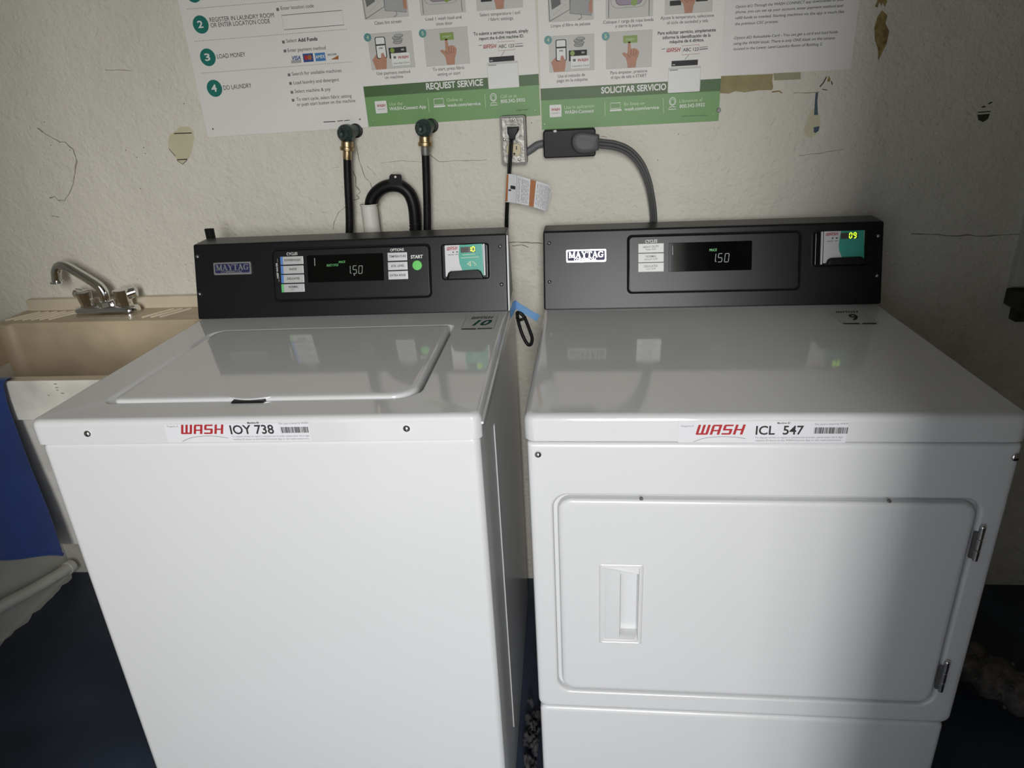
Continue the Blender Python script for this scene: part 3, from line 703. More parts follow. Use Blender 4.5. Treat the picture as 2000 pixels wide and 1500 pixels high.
id_sticker(z, dryer, dict(rect=((207, 148), (1700, 140), (1702, 336), (200, 342)), prop=((230, 200), (340, 196), 16), wash=((355, 268), (772, 266), 88),
    arc=[(340, 330), (420, 302), (520, 288), (620, 285), (720, 290), (800, 302)], id='ICL  547', idp=((888, 266), (1312, 264), 74), mid=((1082, 172), (1198, 170), 15),
    asset=((1412, 182), (1710, 176), 15), bar=((1412, 202), (1704, 258)), l1=((885, 300), (1662, 296), 15), l2=((888, 326), (1645, 322), 15)))
TFD = Fr((0, 0, DH + .0006), (1, 0, 0), (0, 1, DCB / DD), MD)
z = TFD.zoom(1580, 440, 7.5); p = Print(z, dryer); qb = z.quad((310, 1268), (830, 1262), (990, 1440), (480, 1448)); p.rrect(qb, .001, 'sticker_clear', .0002); p.parent = p.flush('number_sticker')
p.stroke([(qb[0], qb[1]), (qb[0], qb[3])], .0006, 'ink_grey', .0004); p.stroke([(qb[2], qb[1]), (qb[2], qb[3])], .0006, 'ink_grey', .0004)
p.wash((402, 1286), (722, 1281), 26, 'ink', .2); p.flush('logo'); p.text('9', (618, 1390), (748, 1386), 78, 'ink', .03, .2); p.flush('number')
p.ppoly([(500, 1434), (740, 1432), (742, 1448), (505, 1450)], 'ink'); p.ppoly([(780, 1432), (985, 1430), (990, 1446), (784, 1448)], 'ink')
p.flush('black_bar')
CB = DH + DCB; yb, yt = DD, DD + DTL; zb, zt2 = CB, CB + DHC
con = MB().prism([(yb, zb), (yb + .12, zb), (yt + DDT, zt2 + .001), (yt + .002, zt2)], 0, DW, 'console_black', .0045).build('console', dryer)
CFD = Fr((0, yb, zb), (1, 0, 0), (0, DTL, DHC), MD)
zE = CFD.zoom(1040, 410, 2.7778); zD = CFD.zoom(1200, 440, 5.2632)
for q in ((90, 180), (92, 390), (1875, 143), (1868, 358)): screw(con, zE, *q, .0042, 'steel')
maytag(CFD.zoom(1090, 475, 18.182), (275, 235), (1715, 190), (1720, 675), (285, 690), con, 'badge_bright', 'badge_bright')
bezel(CFD, zD.quad((128, 92), (1925, 55), (1910, 668), (130, 708)), con)
P6 = zD.lift(.0006)
slab(P6, P6.quad((557, 180), (1414, 160), (1410, 463), (557, 476)), .0015, [(0, 0), (0, .0012), (.0006, .0018)], 'display_glass').build('display', con)
lt = Print(P6.lift(.0012), con)
for a, b, c, d, t, t0, t1, s2, t2, t3 in [((245, 190), (507, 185), (508, 278), (246, 284), 'HEAVY DUTY', (294, 236), (458, 228), 'HIGH TEMP', (325, 258), (425, 254)), ((245, 292), (507, 287), (508, 376), (246, 383), 'NORMAL', (322, 332), (432, 328), 'MEDIUM TEMP', (308, 360), (446, 352)), ((245, 390), (507, 384), (508, 474), (245, 482), 'DELICATES', (305, 434), (443, 428), 'LOW TEMP', (326, 458), (424, 452))]:
    pbtn(P6, P6.quad(a, b, c, d), 'ink_white', con); lt.text(t, t0, t1, 22, 'ink_grey', .005, .1); lt.flush('lettering'); lt.text(s2, t2, t3, 14, 'ink_grey'); lt.flush('lettering')
lt.text('CYCLES', (315, 182), (440, 177), 30, 'ink_white', .02, .1); lt.flush('lettering'); 
d = Print(P6.lift(.0020), con); d.pstroke([(598, 210), (600, 305)], 7, 'led_off', .0002); d.flush('tick'); d.text('PRICE', (975, 268), (1052, 264), 24, 'led_green', .02, .1); d.flush('display_text')
for ch, x0, x1 in (('1', 1015, 1036), ('5', 1062, 1102), ('0', 1130, 1170)): d.seg7(ch, (x0, 377), (x1, 376), 86, 'led_grey', .0002, .075, .10); d.flush('digit')
d.disc(d.fr.uv(1044, 373), .0009, 'led_grey', .0002); d.flush('digit_point')
reader(CFD, (1580, 440, 7.5), ((55, 105), (842, 62), (835, 590), (55, 610)), ((210, 95), (809, 70), (806, 540), (212, 558)),
       [(470, 85), (808, 71), (805, 540), (500, 548), (478, 465), (440, 370), (434, 290), (448, 180)],
       [(240, 590), (248, 545), (270, 500), (305, 480), (730, 460), (765, 475), (795, 520), (806, 545), (806, 580)],
       ((170, 95), (194, 94), (196, 574), (170, 578)), dryer,
       dict(win=[(462, 115), (715, 100), (716, 192), (464, 204)], off=[],
            on=[('0', (588, 188), (622, 187), 76), ('9', (652, 186), (686, 184), 76)], wash=((245, 155), (420, 145), 42),
            marks=[([(332, 190), (356, 189)], 18, 'ink'), ([(392, 187), (418, 186)], 18, 'ink'), ([(262, 236), (355, 231)], 8, 'ink_grey'), ([(375, 230), (422, 227)], 8, 'ink_grey'),
                   ([(450, 275), (745, 262)], 9, 'ink_bluegreen'), ([(530, 385), (575, 345), (580, 410), (540, 380)], 18, 'ink_bluegreen'), ([(600, 350), (670, 385), (640, 405)], 10, 'ink_bluegreen')]), True)

# ------------------------------------------------------------------ signs on the wall
def board(name, label, cat, tl_, tr_, br_, bl_, top, thick, m, group=None):
    """A flat board on the wall: bottom corners from the photo, vertical sides up to height top."""
    a = WF.uv(*bl_); b = WF.uv(*br_); d = Vector((b[0] - a[0], b[1] - a[1])); e = d.normalized(); W = d.length
    t = thing(name, label, cat, (a[0], WY, a[1]), 0, group)
    u = Vector((e.x, 0, e.y)); v = Vector((-e.y, 0, e.x)); H = top - a[1]
    fr = Fr((0, -thick, 0), u, v, Mof(t))
    mb = MB(); mb.loft([[fr.at(*q, h) for q in ((0, 0), (W, 0), (W, H), (0, H))] for h in (-thick, 0)], m); mb.build('sheet', t, recalc=True)
    return t, fr, W, H
GS = 'laundry instruction signs on the wall'
t1, f1, W1, H1 = board('instruction_sign', 'white sign with numbered teal circles, leftmost of the wall signs', 'sign', None, None, (721, 248), (408, 268), 1.93, .0045, 'board_white', GS)
f = f1.zoom(340, 0, 5.0); p = Print(f, t1)
for c, n in (((190, -65), '1'), ((261, 240), '2'), ((330, 560), '3'), ((395, 863), '4')):
    cc = f.uv(*c); p.disc(cc, .0185, 'ink_teal', .0003)
    x = 26; p.text(n, (c[0] - x + 3, c[1] + 34), (c[0] + x + 3, c[1] + 29), 66, 'ink_white', .02, 0, .0006); p.flush('step_number')
p.text('REGISTER IN LAUNDRY ROOM', (352, 216), (978, 168), 42, 'ink'); p.flush('text_line'); p.text('OR ENTER LOCATION CODE', (362, 269), (940, 226), 42, 'ink'); p.flush('text_line')
p.text('LOAD MONEY', (425, 573), (700, 551), 42, 'ink'); p.flush('text_line'); p.text('DO LAUNDRY', (487, 879), (760, 855), 42, 'ink'); p.flush('text_line')
def dots(a, b, n):
    A = Vector(f.uv(*a)); B = Vector(f.uv(*b))
    for k in range(n):
        c = A.lerp(B, (k + .5) / n); p.rect(c.x - .0013, c.y - .0005, c.x + .0013, c.y + .0005, 'ink_grey')
    p.flush('dotted_line')
dots((125, 90), (1330, -10), 60); dots((195, 405), (1692, 285), 72); dots((262, 716), (1740, 603), 72)
def bul(x, y): c = f.uv(x, y); p.rect(c[0] - .003, c[1] - .003, c[0] + .003, c[1] + .003, 'ink_grey'); p.flush('bullet')
for q in ((1012, 92), (1068, 411), (1083, 498), (1123, 731), (1137, 815), (1151, 901), (1163, 979)): bul(*q)
p.text('Enter location code', (1045, 98), (1365, 72), 34, 'ink'); p.flush('text_line')
p.stroke([f.uv(*q) for q in ((1050, 150), (1640, 101), (1660, 243), (1075, 291))], .0013, 'ink_grey', closed=True); p.flush('code_box')
p.text('Select', (1100, 417), (1200, 408), 34, 'ink'); p.flush('text_line'); p.text('Add Funds', (1212, 410), (1402, 394), 34, 'ink', .03); p.flush('text_line')
p.text('Enter payment method', (1113, 509), (1482, 482), 34, 'ink'); p.flush('text_line')
for k, (a, b, m) in enumerate((((1142, 535), (1246, 609), 'ink_white'), ((1254, 526), (1366, 601), 'ink_blue'), ((1372, 519), (1484, 592), 'ink_lightblue'), ((1494, 519), (1606, 582), 'ink_white'))):
    bx = f.box(a, b); p.rect(*bx, m, .0003); p.flush('card_logo')
p.text('VISA', (1148, 588), (1240, 581), 38, 'ink_blue', .03, .2); p.flush('text_line'); bx = f.box((1142, 590), (1246, 612)); p.rect(*bx, 'ink_lightgrey', .0006); p.flush('card_strip')
p.disc(f.uv(1292, 563), .0052, 'ink_red', .0005); p.disc(f.uv(1325, 560), .0052, 'ink_orange', .0006); p.flush('card_mark')
p.text('AMEX', (1384, 572), (1476, 565), 30, 'ink_white', .02); p.flush('text_line'); p.text('DISCOVER', (1500, 545), (1590, 538), 18, 'ink', .02); p.flush('text_line')
p.ppoly([(1530, 582), (1606, 540), (1606, 580)], 'ink_orange', .0005); p.flush('card_mark')
p.text('Search for available machines', (1155, 738), (1636, 703), 32, 'ink'); p.flush('text_line'); p.text('Load laundry and detergent', (1170, 824), (1613, 792), 32, 'ink'); p.flush('text_line')
p.text('Select machine & pay', (1182, 908), (1530, 884), 32, 'ink'); p.flush('text_line'); p.text('To start cycle, select fabric setting', (1197, 986), (1735, 950), 32, 'ink'); p.flush('text_line'); p.text('or push start button on the machine', (1202, 1037), (1772, 997), 32, 'ink'); p.flush('text_line')
p.pstroke([(1460, 1192), (1575, 1186)], 8, 'ink'); p.pstroke([(1595, 1182), (1650, 1178)], 7, 'ink'); p.pstroke([(1662, 1178), (1715, 1174)], 7, 'ink')
p.flush('fine_print')
for q in ((380, 1259), (1815, 1165)):
    c = f.uv(*q); mb = MB(); a = f.at(*c, 0); mb.ball(a, .0022, 'grey_steel', 1, .5, 1, 10); mb.build('nail', t1)

def hand_up(p, x, y, s, card=False):
    """Pointing hand in plane units: (x, y) is the wrist centre, s the height."""
    P = [(-.16, 0), (-.19, .22), (-.24, .38), (-.36, .50), (-.40, .58), (-.30, .60), (-.20, .54), (-.17, .62), (-.16, .96), (-.11, 1.0), (-.05, .97), (-.03, .72), (.10, .74), (.22, .70), (.31, .58), (.27, .42), (.20, .26), (.17, 0)]
    p.poly([(x + a * s, y + b * s) for a, b in P], 'ink_skin', .0005)
    for q in ([(-.02, .70), (-.03, .50), (.02, .46)], [(.10, .70), (.06, .50), (.10, .44)], [(.20, .64), (.15, .46)], [(-.18, .52), (-.05, .40)]):
        p.stroke([(x + a * s, y + b * s) for a, b in q], .03 * s, 'ink_skin_dark', .0007)
def phone_hand(p, b):
    W = b[2] - b[0]; H = b[3] - b[1]; X = lambda a: b[0] + a * W; Y = lambda c: b[1] + c * H
    P = [(.10, .0), (.06, .20), (.04, .28), (.14, .42), (.17, .40), (.36, .38), (.37, .24), (.34, .0)]
    p.poly([(X(a), Y(c)) for a, c in P], 'ink_skin', .0004)
    p.rrect((X(.15), Y(.30), X(.39), Y(.90)), .004, 'ink', .0005); p.rrect((X(.17), Y(.32), X(.37), Y(.88)), .003, 'ink_white', .0006)
    p.rect(X(.17), Y(.66), X(.37), Y(.70), 'ink', .0007); p.rect(X(.22), Y(.57), X(.31), Y(.61), 'ink', .0007)
    p.poly([(X(a), Y(c)) for a, c in ((.24, .28), (.26, .44), (.31, .46), (.35, .32), (.35, .26))], 'ink_skin', .0008)
    # coins
    for k, (cx, cy) in enumerate(((.66, .72), (.68, .78), (.65, .84), (.70, .89))):
        p.disc((X(cx), Y(cy)), .105 * W, 'ink_grey', .0004 + k * .0001, ry=.055 * H); p.disc((X(cx), Y(cy) + .006 * H), .09 * W, 'ink_lightgrey', .00045 + k * .0001, ry=.042 * H)
    p.rect(X(.44), Y(.28), X(.84), Y(.58), 'ink', .0004); p.disc((X(.52), Y(.50)), .05 * W, 'ink_chip' if 'ink_chip' in MATS else 'ink_lime', .0005); p.rect(X(.72), Y(.48), X(.79), Y(.53), 'ink_lightgrey', .0005)
    p.rect(X(.48), Y(.06), X(.90), Y(.42), 'ink_white', .0006); p.stroke([(X(.48), Y(.06)), (X(.90), Y(.06)), (X(.90), Y(.42)), (X(.48), Y(.42))], .0006, 'ink_lightgrey', .0007, True)
    p.rect(X(.53), Y(.27), X(.59), Y(.34), 'ink_grey', .0007)
def small_text(p, s, b, m, bold=0.0, shear=0.0, h=.0006):
    g, fs_, wd = glyphs(s, bold); sx = (b[2] - b[0]) / wd; sy = (b[3] - b[1]) / .682
    p.add([p.fr.at(b[0] + a * sx + shear * c * sy, b[1] + c * sy, h) for a, c in g], fs_, m)
def panel(p, b): p.rect(*b, 'ink_panel', .0002); p.stroke([(b[0], b[1]), (b[2], b[1]), (b[2], b[3]), (b[0], b[3])], .0006, 'ink_lightgrey', .0003, True)

def service_sign(label, bl_, br_, zo_, L, thick):
    t, f0, W, H = board('instruction_sign', label, 'sign', None, None, br_, bl_, 1.90, thick, 'board_white', GS)
    f = f0.zoom(*zo_); p = Print(f, t); Z = lambda q: f.uv(*q)
    # bands
    yb0 = Z(L['band'][0])[1]; yb1 = Z(L['light'])[1]
    p.rect(0, yb1, W, yb0, 'ink_darkgreen', .0002); p.flush('dark_band'); p.rect(0, 0, W, yb1, 'ink_green', .0002); p.flush('green_band')
    p.text(L['head'][0], *L['head'][1:], 'ink_white', .03); p.flush('text_line')
    for s, a, b, h, m, bd in L['text']: p.text(s, a, b, h, m, bd); p.flush('text_line')
    # upper row of pictures, cut by the frame of the photograph but whole on the sign
    for k, (a, b) in enumerate(L['top']):
        x0, y0 = Z(a); x1, _ = Z(b); bx = (x0, y0, x1, y0 + (x1 - x0) * .80); panel(p, bx); w_, h_ = bx[2] - bx[0], bx[3] - bx[1]
        X = lambda q: x0 + q * w_; Y = lambda q: y0 + q * h_
        if k == 0:
            p.stroke([(X(.03), Y(.02)), (X(.48), Y(.28)), (X(.48), Y(1))], .0014, 'ink_grey', .0004); p.stroke([(X(.03), Y(.02)), (X(.0), Y(1))], .0014, 'ink_grey', .0004)
            p.stroke([(X(.1), Y(.16)), (X(.38), Y(.4)), (X(.06), Y(.62))], .0009, 'ink_lightgrey', .0004)
            p.poly([(X(.08), Y(.30)), (X(.28), Y(.42)), (X(.26), Y(.9)), (X(.04), Y(.9))], 'ink_grey', .0005)
            p.poly([(X(.48), Y(.18)), (X(.95), Y(.1)), (X(.98), Y(.9)), (X(.5), Y(.9))], 'ink_lightgrey', .0006)
            p.stroke([(X(.48), Y(.18)), (X(.95), Y(.1)), (X(.98), Y(.9)), (X(.5), Y(.9))], .0012, 'ink_grey', .0007, True); p.stroke([(X(.72), Y(.14)), (X(.74), Y(.06)), (X(.66), Y(.01))], .0014, 'ink_grey', .0006)
            p.poly([(X(.98), Y(.16)), (X(.90), Y(.2)), (X(.9), Y(.44)), (X(.98), Y(.5))], 'ink_skin', .0008)
        elif k == 1:
            p.stroke([(X(.06), Y(.02)), (X(.06), Y(1))], .0014, 'ink_grey', .0004); p.stroke([(X(.92), Y(.02)), (X(.92), Y(1))], .0014, 'ink_grey', .0004)
            p.rrect((X(.10), Y(.24), X(.86), Y(.98)), .014, 'ink_lightgrey', .0004); p.rrect((X(.115), Y(.255), X(.845), Y(.98)), .013, 'ink_panel', .0005)
            p.rrect((X(.20), Y(.30), X(.78), Y(.96)), .012, 'ink_grey', .0006); p.rrect((X(.215), Y(.315), X(.765), Y(.96)), .011, 'ink_mauve', .0007)
            p.disc((X(.60), Y(.36)), .007, 'ink_lime', .0008)
        else:
            p.rect(X(.10), Y(.20), X(.34), Y(.32), 'ink', .0004); p.rect(X(.65), Y(.26), X(.90), Y(.37), 'ink', .0004); p.rect(X(.38), Y(.23), X(.62), Y(.34), 'ink', .0004)
            hand_up(p, X(.50), Y(.0), h_ * .62)
        p.flush('picture')
    # step 4
    bx = f.quad(*L['p4']); panel(p, bx); phone_hand(p, bx); w_, h_ = bx[2] - bx[0], bx[3] - bx[1]
    small_text(p, 'MOBILE', (bx[0] + .18 * w_, bx[1] + .66 * h_, bx[0] + .36 * w_, bx[1] + .70 * h_), 'ink', .01, 0, .0009)
    small_text(p, 'PAY', (bx[0] + .22 * w_, bx[1] + .565 * h_, bx[0] + .31 * w_, bx[1] + .61 * h_), 'ink_white', .01, 0, .0009)
    small_text(p, 'Laundry Card', (bx[0] + .52 * w_, bx[1] + .12 * h_, bx[0] + .87 * w_, bx[1] + .165 * h_), 'ink', .0, .1, .0009)
    small_text(p, 'WASH', (bx[0] + .62 * w_, bx[1] + .26 * h_, bx[0] + .86 * w_, bx[1] + .335 * h_), 'ink_red', .03, .25, .0009)
    p.flush('picture')
    # step 5
    bx = f.quad(*L['p5']); panel(p, bx); w_, h_ = bx[2] - bx[0], bx[3] - bx[1]
    p.rect(bx[0] + .37 * w_, bx[1] + .68 * h_, bx[0] + .68 * w_, bx[1] + .88 * h_, 'ink_lime', .0005); small_text(p, 'START', (bx[0] + .43 * w_, bx[1] + .75 * h_, bx[0] + .62 * w_, bx[1] + .80 * h_), 'ink_pale_green', .01, .1, .0007)
    hand_up(p, bx[0] + .56 * w_, bx[1], h_ * .72)
    p.flush('picture')
    for n, c in L['circ']:
        cc = Z(c); p.disc(cc, .0085, 'ink_bluegreen', .0008); small_text(p, n, (cc[0] - .0024, cc[1] - .0038, cc[0] + .0026, cc[1] + .0040), 'ink_pale_green', .02, 0, .001); p.flush('step_number')
    # machine with its label
    p.wash(*L['wash'], 'ink_red', .2); p.flush('logo'); p.stroke([Z(q) for q in L['abcbox']], .0007, 'ink_red', .0004, True); p.text('ABC 123', *L['abc'], 'ink', .01); p.flush('text_line')
    p.pstroke(L['line'], 4, 'ink'); p.pstroke(L['bar1'], 10, 'ink_grey'); p.pstroke(L['bar2'], 6, 'ink_grey'); p.pstroke(L['bar3'], 5, 'ink')
    mq = f.quad(*L['mach']); p.rrect(mq, .002, 'ink_panel', .0005); p.rrect((mq[0] + .001, mq[1], mq[2] - .001, mq[3] - .004), .001, 'ink_white', .0006)
    cq = f.quad(*L['cons']); p.rect(*cq, 'ink', .0007); p.rect(cq[0] + .002, cq[1] + .002, cq[0] + .008, cq[1] + .0045, 'ink_lightgrey', .0008)
    p.rect(mq[0] + .003, mq[3] - .006, mq[0] + .021, mq[3] - .0045, 'ink_grey', .0008)
    p.flush('machine_picture')
    # green band icons
    aq = f.quad(*L['app']); p.rrect(aq, .002, 'ink_white', .0005); w_, h_ = aq[2] - aq[0], aq[3] - aq[1]
    small_text(p, 'WASH', (aq[0] + .12 * w_, aq[1] + .52 * h_, aq[0] + .84 * w_, aq[1] + .72 * h_), 'ink_red', .03, .2, .0008); small_text(p, 'CONNECT', (aq[0] + .16 * w_, aq[1] + .28 * h_, aq[0] + .84 * w_, aq[1] + .37 * h_), 'ink_grey', 0, 0, .0008); p.flush('app_icon')
    for a, b in L['seps']: p.pstroke([a, b], 0, 'ink_pale_green') if False else p.stroke([Z(a), Z(b)], .0009, 'ink_pale_green', .0004); p.flush('divider')
    lq = f.quad(*L['lap']); p.stroke([(lq[0], lq[1]), (lq[2], lq[1]), (lq[2], lq[3]), (lq[0], lq[3])], .0013, 'ink_white', .0004, True)
    p.rect(lq[0] - .001, lq[1] - .0055, lq[2] + .003, lq[1] - .002, 'ink_white', .0004); p.flush('computer_icon')
    hc = Z(L['head_c']); p.stroke([(hc[0] + .007 * cos(a), hc[1] + .008 * sin(a)) for a in [2 * pi * k / 20 for k in range(20)]], .0014, 'ink_white', .0004, True)
    p.stroke([(hc[0] + .0045 * cos(a), hc[1] - .001 + .0055 * sin(a)) for a in [2 * pi * k / 16 for k in range(16)]], .0009, 'ink_white', .0004, True)
    p.stroke([(hc[0] - .009, hc[1] - .0165), (hc[0] - .006, hc[1] - .012), (hc[0], hc[1] - .0105), (hc[0] + .006, hc[1] - .012), (hc[0] + .0095, hc[1] - .0165)], .0014, 'ink_white', .0004, True)
    p.flush('headset_icon')
    for q in L['nails']:
        mb = MB(); mb.ball(f.at(*Z(q), 0), .0016, 'steel', 1, .5, 1, 8); mb.build('nail', t)
    return t
G_, P_, I_ = 'ink_white', 'ink_pale_green', 'ink'
service_sign('green-banded sign in English headed request service, second from the left', (721, 247.5), (1055.8, 225.2), (690, 0, 5.2632), dict(
    band=[(1000, 825)], light=(1000, 938), head=('REQUEST SERVICE', (752, 920), (1336, 877), 62),
    text=[('Clean lint screen', (220, 255), (496, 234), 34, I_, .0), ('Load 1 wash load and', (745, 214), (1112, 190), 32, I_, .0), ('close door', (852, 262), (1022, 250), 32, I_, .0),
          ('Select temperature / soil', (1302, 170), (1714, 142), 32, I_, 0), ('/ fabric settings', (1388, 216), (1642, 200), 32, I_, 0),
          ('Use payment method', (243, 772), (586, 750), 32, I_, 0), ('on machine', (328, 812), (514, 800), 32, I_, 0), ('To start, press fabric', (818, 730), (1144, 708), 32, I_, 0), ('setting or start', (868, 780), (1102, 764), 32, I_, 0),
          ('To submit a service request, simply', (1236, 366), (1800, 330), 32, I_, .02), ('report the 6-digit machine ID.', (1294, 414), (1754, 384), 32, I_, .02),
          ('Use the', (372, 1088), (508, 1078), 34, P_, 0), ('WASH-Connect App', (374, 1136), (750, 1112), 34, G_, .015), ('Online at', (962, 1046), (1124, 1036), 32, P_, 0), ('wash.com/service', (968, 1098), (1310, 1078), 32, G_, .015),
          ('Call us at', (1512, 1008), (1680, 998), 32, P_, 0), ('800.342-5932', (1516, 1060), (1768, 1042), 34, G_, .015), ('A-052 10/20', (1676, 1142), (1798, 1134), 14, I_, .01)],
    top=[((118, 203), (574, 175)), ((697, 160), (1158, 130)), ((1272, 112), (1745, 82))],
    p4=((150, 345), (600, 320), (635, 690), (185, 718)), p5=((720, 300), (1170, 280), (1200, 655), (750, 680)), circ=[('4', (148, 385)), ('5', (713, 343))],
    wash=((1335, 500), (1466, 492), 40), abcbox=[(1486, 432), (1658, 420), (1664, 510), (1490, 522)], abc=((1494, 494), (1652, 486), 34), line=[(1556, 524), (1520, 578)],
    bar1=[(1664, 478), (1745, 472)], bar2=[(1668, 452), (1740, 446)], bar3=[(1288, 468), (1325, 464)], mach=((1378, 640), (1695, 632), (1706, 895), (1385, 915)), cons=((1395, 592), (1652, 568), (1658, 625), (1398, 640)),
    app=((222, 1040), (342, 1034), (350, 1160), (232, 1168)), seps=[((768, 1010), (782, 1152)), ((1352, 968), (1362, 1108))], lap=((826, 1020), (926, 1012), (930, 1072), (832, 1078)), head_c=(1440, 1000), nails=[(195, 1240), (1868, 1130)]), .0035)
service_sign('green-banded sign in Spanish headed solicitar servicio, third from the left', (1058.7, 253.3), (1402.5, 236), (1040, 0, 5.2632), dict(
    band=[(1000, 860)], light=(1000, 985), head=('SOLICITAR SERVICIO', (706, 960), (1374, 922), 62),
    text=[('Limpie el filtro de pelusas', (190, 283), (596, 256), 32, I_, 0), ('Coloque 1 carga de ropa lavada', (728, 246), (1244, 214), 32, I_, 0), ('y cierre la puerta', (852, 284), (1128, 270), 32, I_, 0),
          ('Ajuste la temperatura, seleccione', (1316, 202), (1864, 172), 32, I_, 0), ('el ciclo de suciedad y tela', (1384, 250), (1804, 226), 32, I_, 0),
          ('Use el método de', (262, 800), (540, 782), 32, I_, 0), ('pago en la máquina', (252, 846), (566, 828), 32, I_, 0), ('Para empezar, presione', (802, 764), (1180, 742), 32, I_, 0), ('el tipo de tela o START', (806, 812), (1172, 790), 32, I_, 0),
          ('Para solicitar servicio, simplemente', (1288, 358), (1884, 322), 32, I_, .02), ('informe la identificación de la', (1338, 404), (1830, 376), 32, I_, .02), ('máquina de 6 dígitos.', (1408, 446), (1764, 424), 32, I_, .02),
          ('Use la aplicación', (328, 1122), (634, 1102), 34, P_, 0), ('WASH-Connect', (330, 1172), (630, 1154), 34, G_, .015), ('En línea en', (942, 1086), (1152, 1074), 32, P_, 0), ('wash.com/service', (944, 1138), (1300, 1118), 32, G_, .015),
          ('Llámenos al', (1512, 1056), (1742, 1040), 32, P_, 0), ('800.342-5932', (1512, 1110), (1770, 1092), 34, G_, .015), ('A-052 10/20 Rev 2 Español', (1532, 1200), (1795, 1188), 10, I_, .01)],
    top=[((165, 228), (628, 204)), ((755, 196), (1236, 164)), ((1360, 150), (1845, 122))],
    p4=((165, 375), (632, 348), (636, 718), (176, 745)), p5=((752, 330), (1228, 308), (1228, 682), (762, 712)), circ=[('4', (160, 412)), ('5', (752, 373))],
    wash=((1376, 538), (1514, 530), 42), abcbox=[(1536, 472), (1714, 458), (1716, 552), (1538, 564)], abc=((1546, 530), (1706, 520), 34), line=[(1606, 566), (1566, 612)],
    bar1=[(1718, 508), (1802, 500)], bar2=[(1720, 488), (1800, 480)], bar3=[(1328, 508), (1366, 500)], mach=((1394, 692), (1725, 684), (1728, 935), (1390, 960)), cons=((1430, 632), (1698, 608), (1700, 668), (1428, 684)),
    app=((174, 1080), (296, 1074), (300, 1198), (178, 1208)), seps=[((744, 1050), (746, 1192)), ((1344, 1010), (1348, 1160))], lap=((800, 1062), (902, 1054), (902, 1112), (802, 1118)), head_c=(1440, 1042), nails=[(125, 1278), (1865, 1180)]), .0040)
t4, f4, W4, H4 = board('paper_notice', 'white typed paper notice right of the green signs', 'notice', None, None, (1661, 135), (1408, 148), 1.60, .0008, 'paper')
f = f4.zoom(1390, 0, 3.279); p = Print(f, t4)
for s, a, b in (('Option #1) Through the WASH CONNECT app downloaded to your', (152, 52), (848, 4)), ('phone, you can set up your account, enter payment method and', (152, 86), (838, 44)), ('refill funds as needed. Starting machines via the app is much like', (150, 124), (846, 82)), ('the previous CSC process.', (148, 162), (426, 145)),
                ('Option #2) Reloadable Card - You can get a card and load funds', (142, 252), (806, 212)), ('using the WASH kiosk. There is only ONE kiosk on the campus', (140, 288), (788, 250)), ('located in the Lower Level Laundry Room of Building 2.', (140, 322), (708, 290))):
    p.text(s, a, b, 17, 'ink', .004, .12); p.flush('text_line')

nb = thing('wall_anchor', 'small dark anchor in the wall beside the Spanish sign', 'anchor', tuple(WF.at(*WF.uv(1403, 215))))
MB().cyl((0, 0, 0), (0, -.006, 0), .005, 'grey_steel', 12, bev=.001).build('anchor_head', nb)

# ------------------------------------------------------------------ pipes, hoses and cords
HP = Fr((0, .785, 0), (1, 0, 0), (0, 0, 1))
zh = HP.zoom(640, 230, 6.25)
def W3(fr, x, y, h=0.0): return fr.at(*fr.uv(x, y), h)
def valve(c, label):
    o = W3(zh, *c); t = thing('water_valve', label, 'valve', (o.x, WY, o.z), 0, 'water valves on the wall'); y = -(WY - o.y)
    mb = MB(); mb.cyl((.004, 0, .003), (.002, y + .012, 0), .0135, 'bronze_green', 16, bev=.002)
    mb.tube([(.001, y + .022, 0), (0, y + .012, 0), (-.002, y - .004, 0), (-.003, y - .010, 0)], [.015, .0195, .0195, .014], 'bronze_green', 16); mb.build('valve_body', t)
    mb = MB(); mb.tube([(-.002, y - .008, .0), (-.004, y - .018, 0)], [.0145, .0138], 'bronze_green', 6); mb.build('packing_nut', t, 20)
    mb = MB(); mb.tube([(-.004, y - .017, 0), (-.006, y - .030, .0), (-.006, y - .031, 0)], [.0068, .006, .002], 'bronze_green', 12); mb.build('valve_stem', t)
    mb = MB(); mb.cyl((0, y + .003, -.006), (.0, y + .003, -.026), .011, 'bronze_green', 14); mb.build('outlet_spout', t)
    mb = MB(); mb.tube([(.006, -.001, .002), (.006, -.006, .002), (.006, -.0075, .002)], [.0165, .016, .010], 'black_plastic', 20); mb.build('escutcheon', t)
    return t
valve((228, 190), 'left greenish bronze water valve under the numbered sign'); valve((1178, 128), 'right greenish bronze water valve under the English sign')
def hose(cp, fr_, pts, label, fm_):
    t = thing('supply_hose', label, 'hose', tuple(W3(zh, *pts[-1])), 0, 'washer supply hoses')
    o = t.location.copy(); L = lambda q, h=0: W3(zh, *q, h) - o
    a = L(cp[0]); b = L(cp[1]); d = (b - a).normalized(); ln = (b - a).length
    mb = MB(); mb.tube([a, a + d * .002, a + d * ln * .55, a + d * ln * .6, a + d * ln * .72, a + d * ln * .92, b], [.0125, .0138, .0138, .0165, .0168, .0165, .011], 'brass', 18); mb.build('coupling', t)
    mb = MB(); c = L(fr_[1]); mb.tube([b - d * .002, b + (c - b) * .5, c], [.0098, .0104, .0098], fm_, 16); mb.build('ferrule', t)
    P = spline([L(q) for q in pts], 8); mb = MB(); mb.tube(P, .0092, 'black_rubber', 14); mb.build('tube', t)
    return t
hose(((238, 285), (240, 405)), ((240, 405), (238, 508)), [(238, 495), (242, 640), (250, 850), (262, 1100), (266, 1300), (262, 1560)], 'black supply hose hanging from the left valve behind the washer', 'brass')
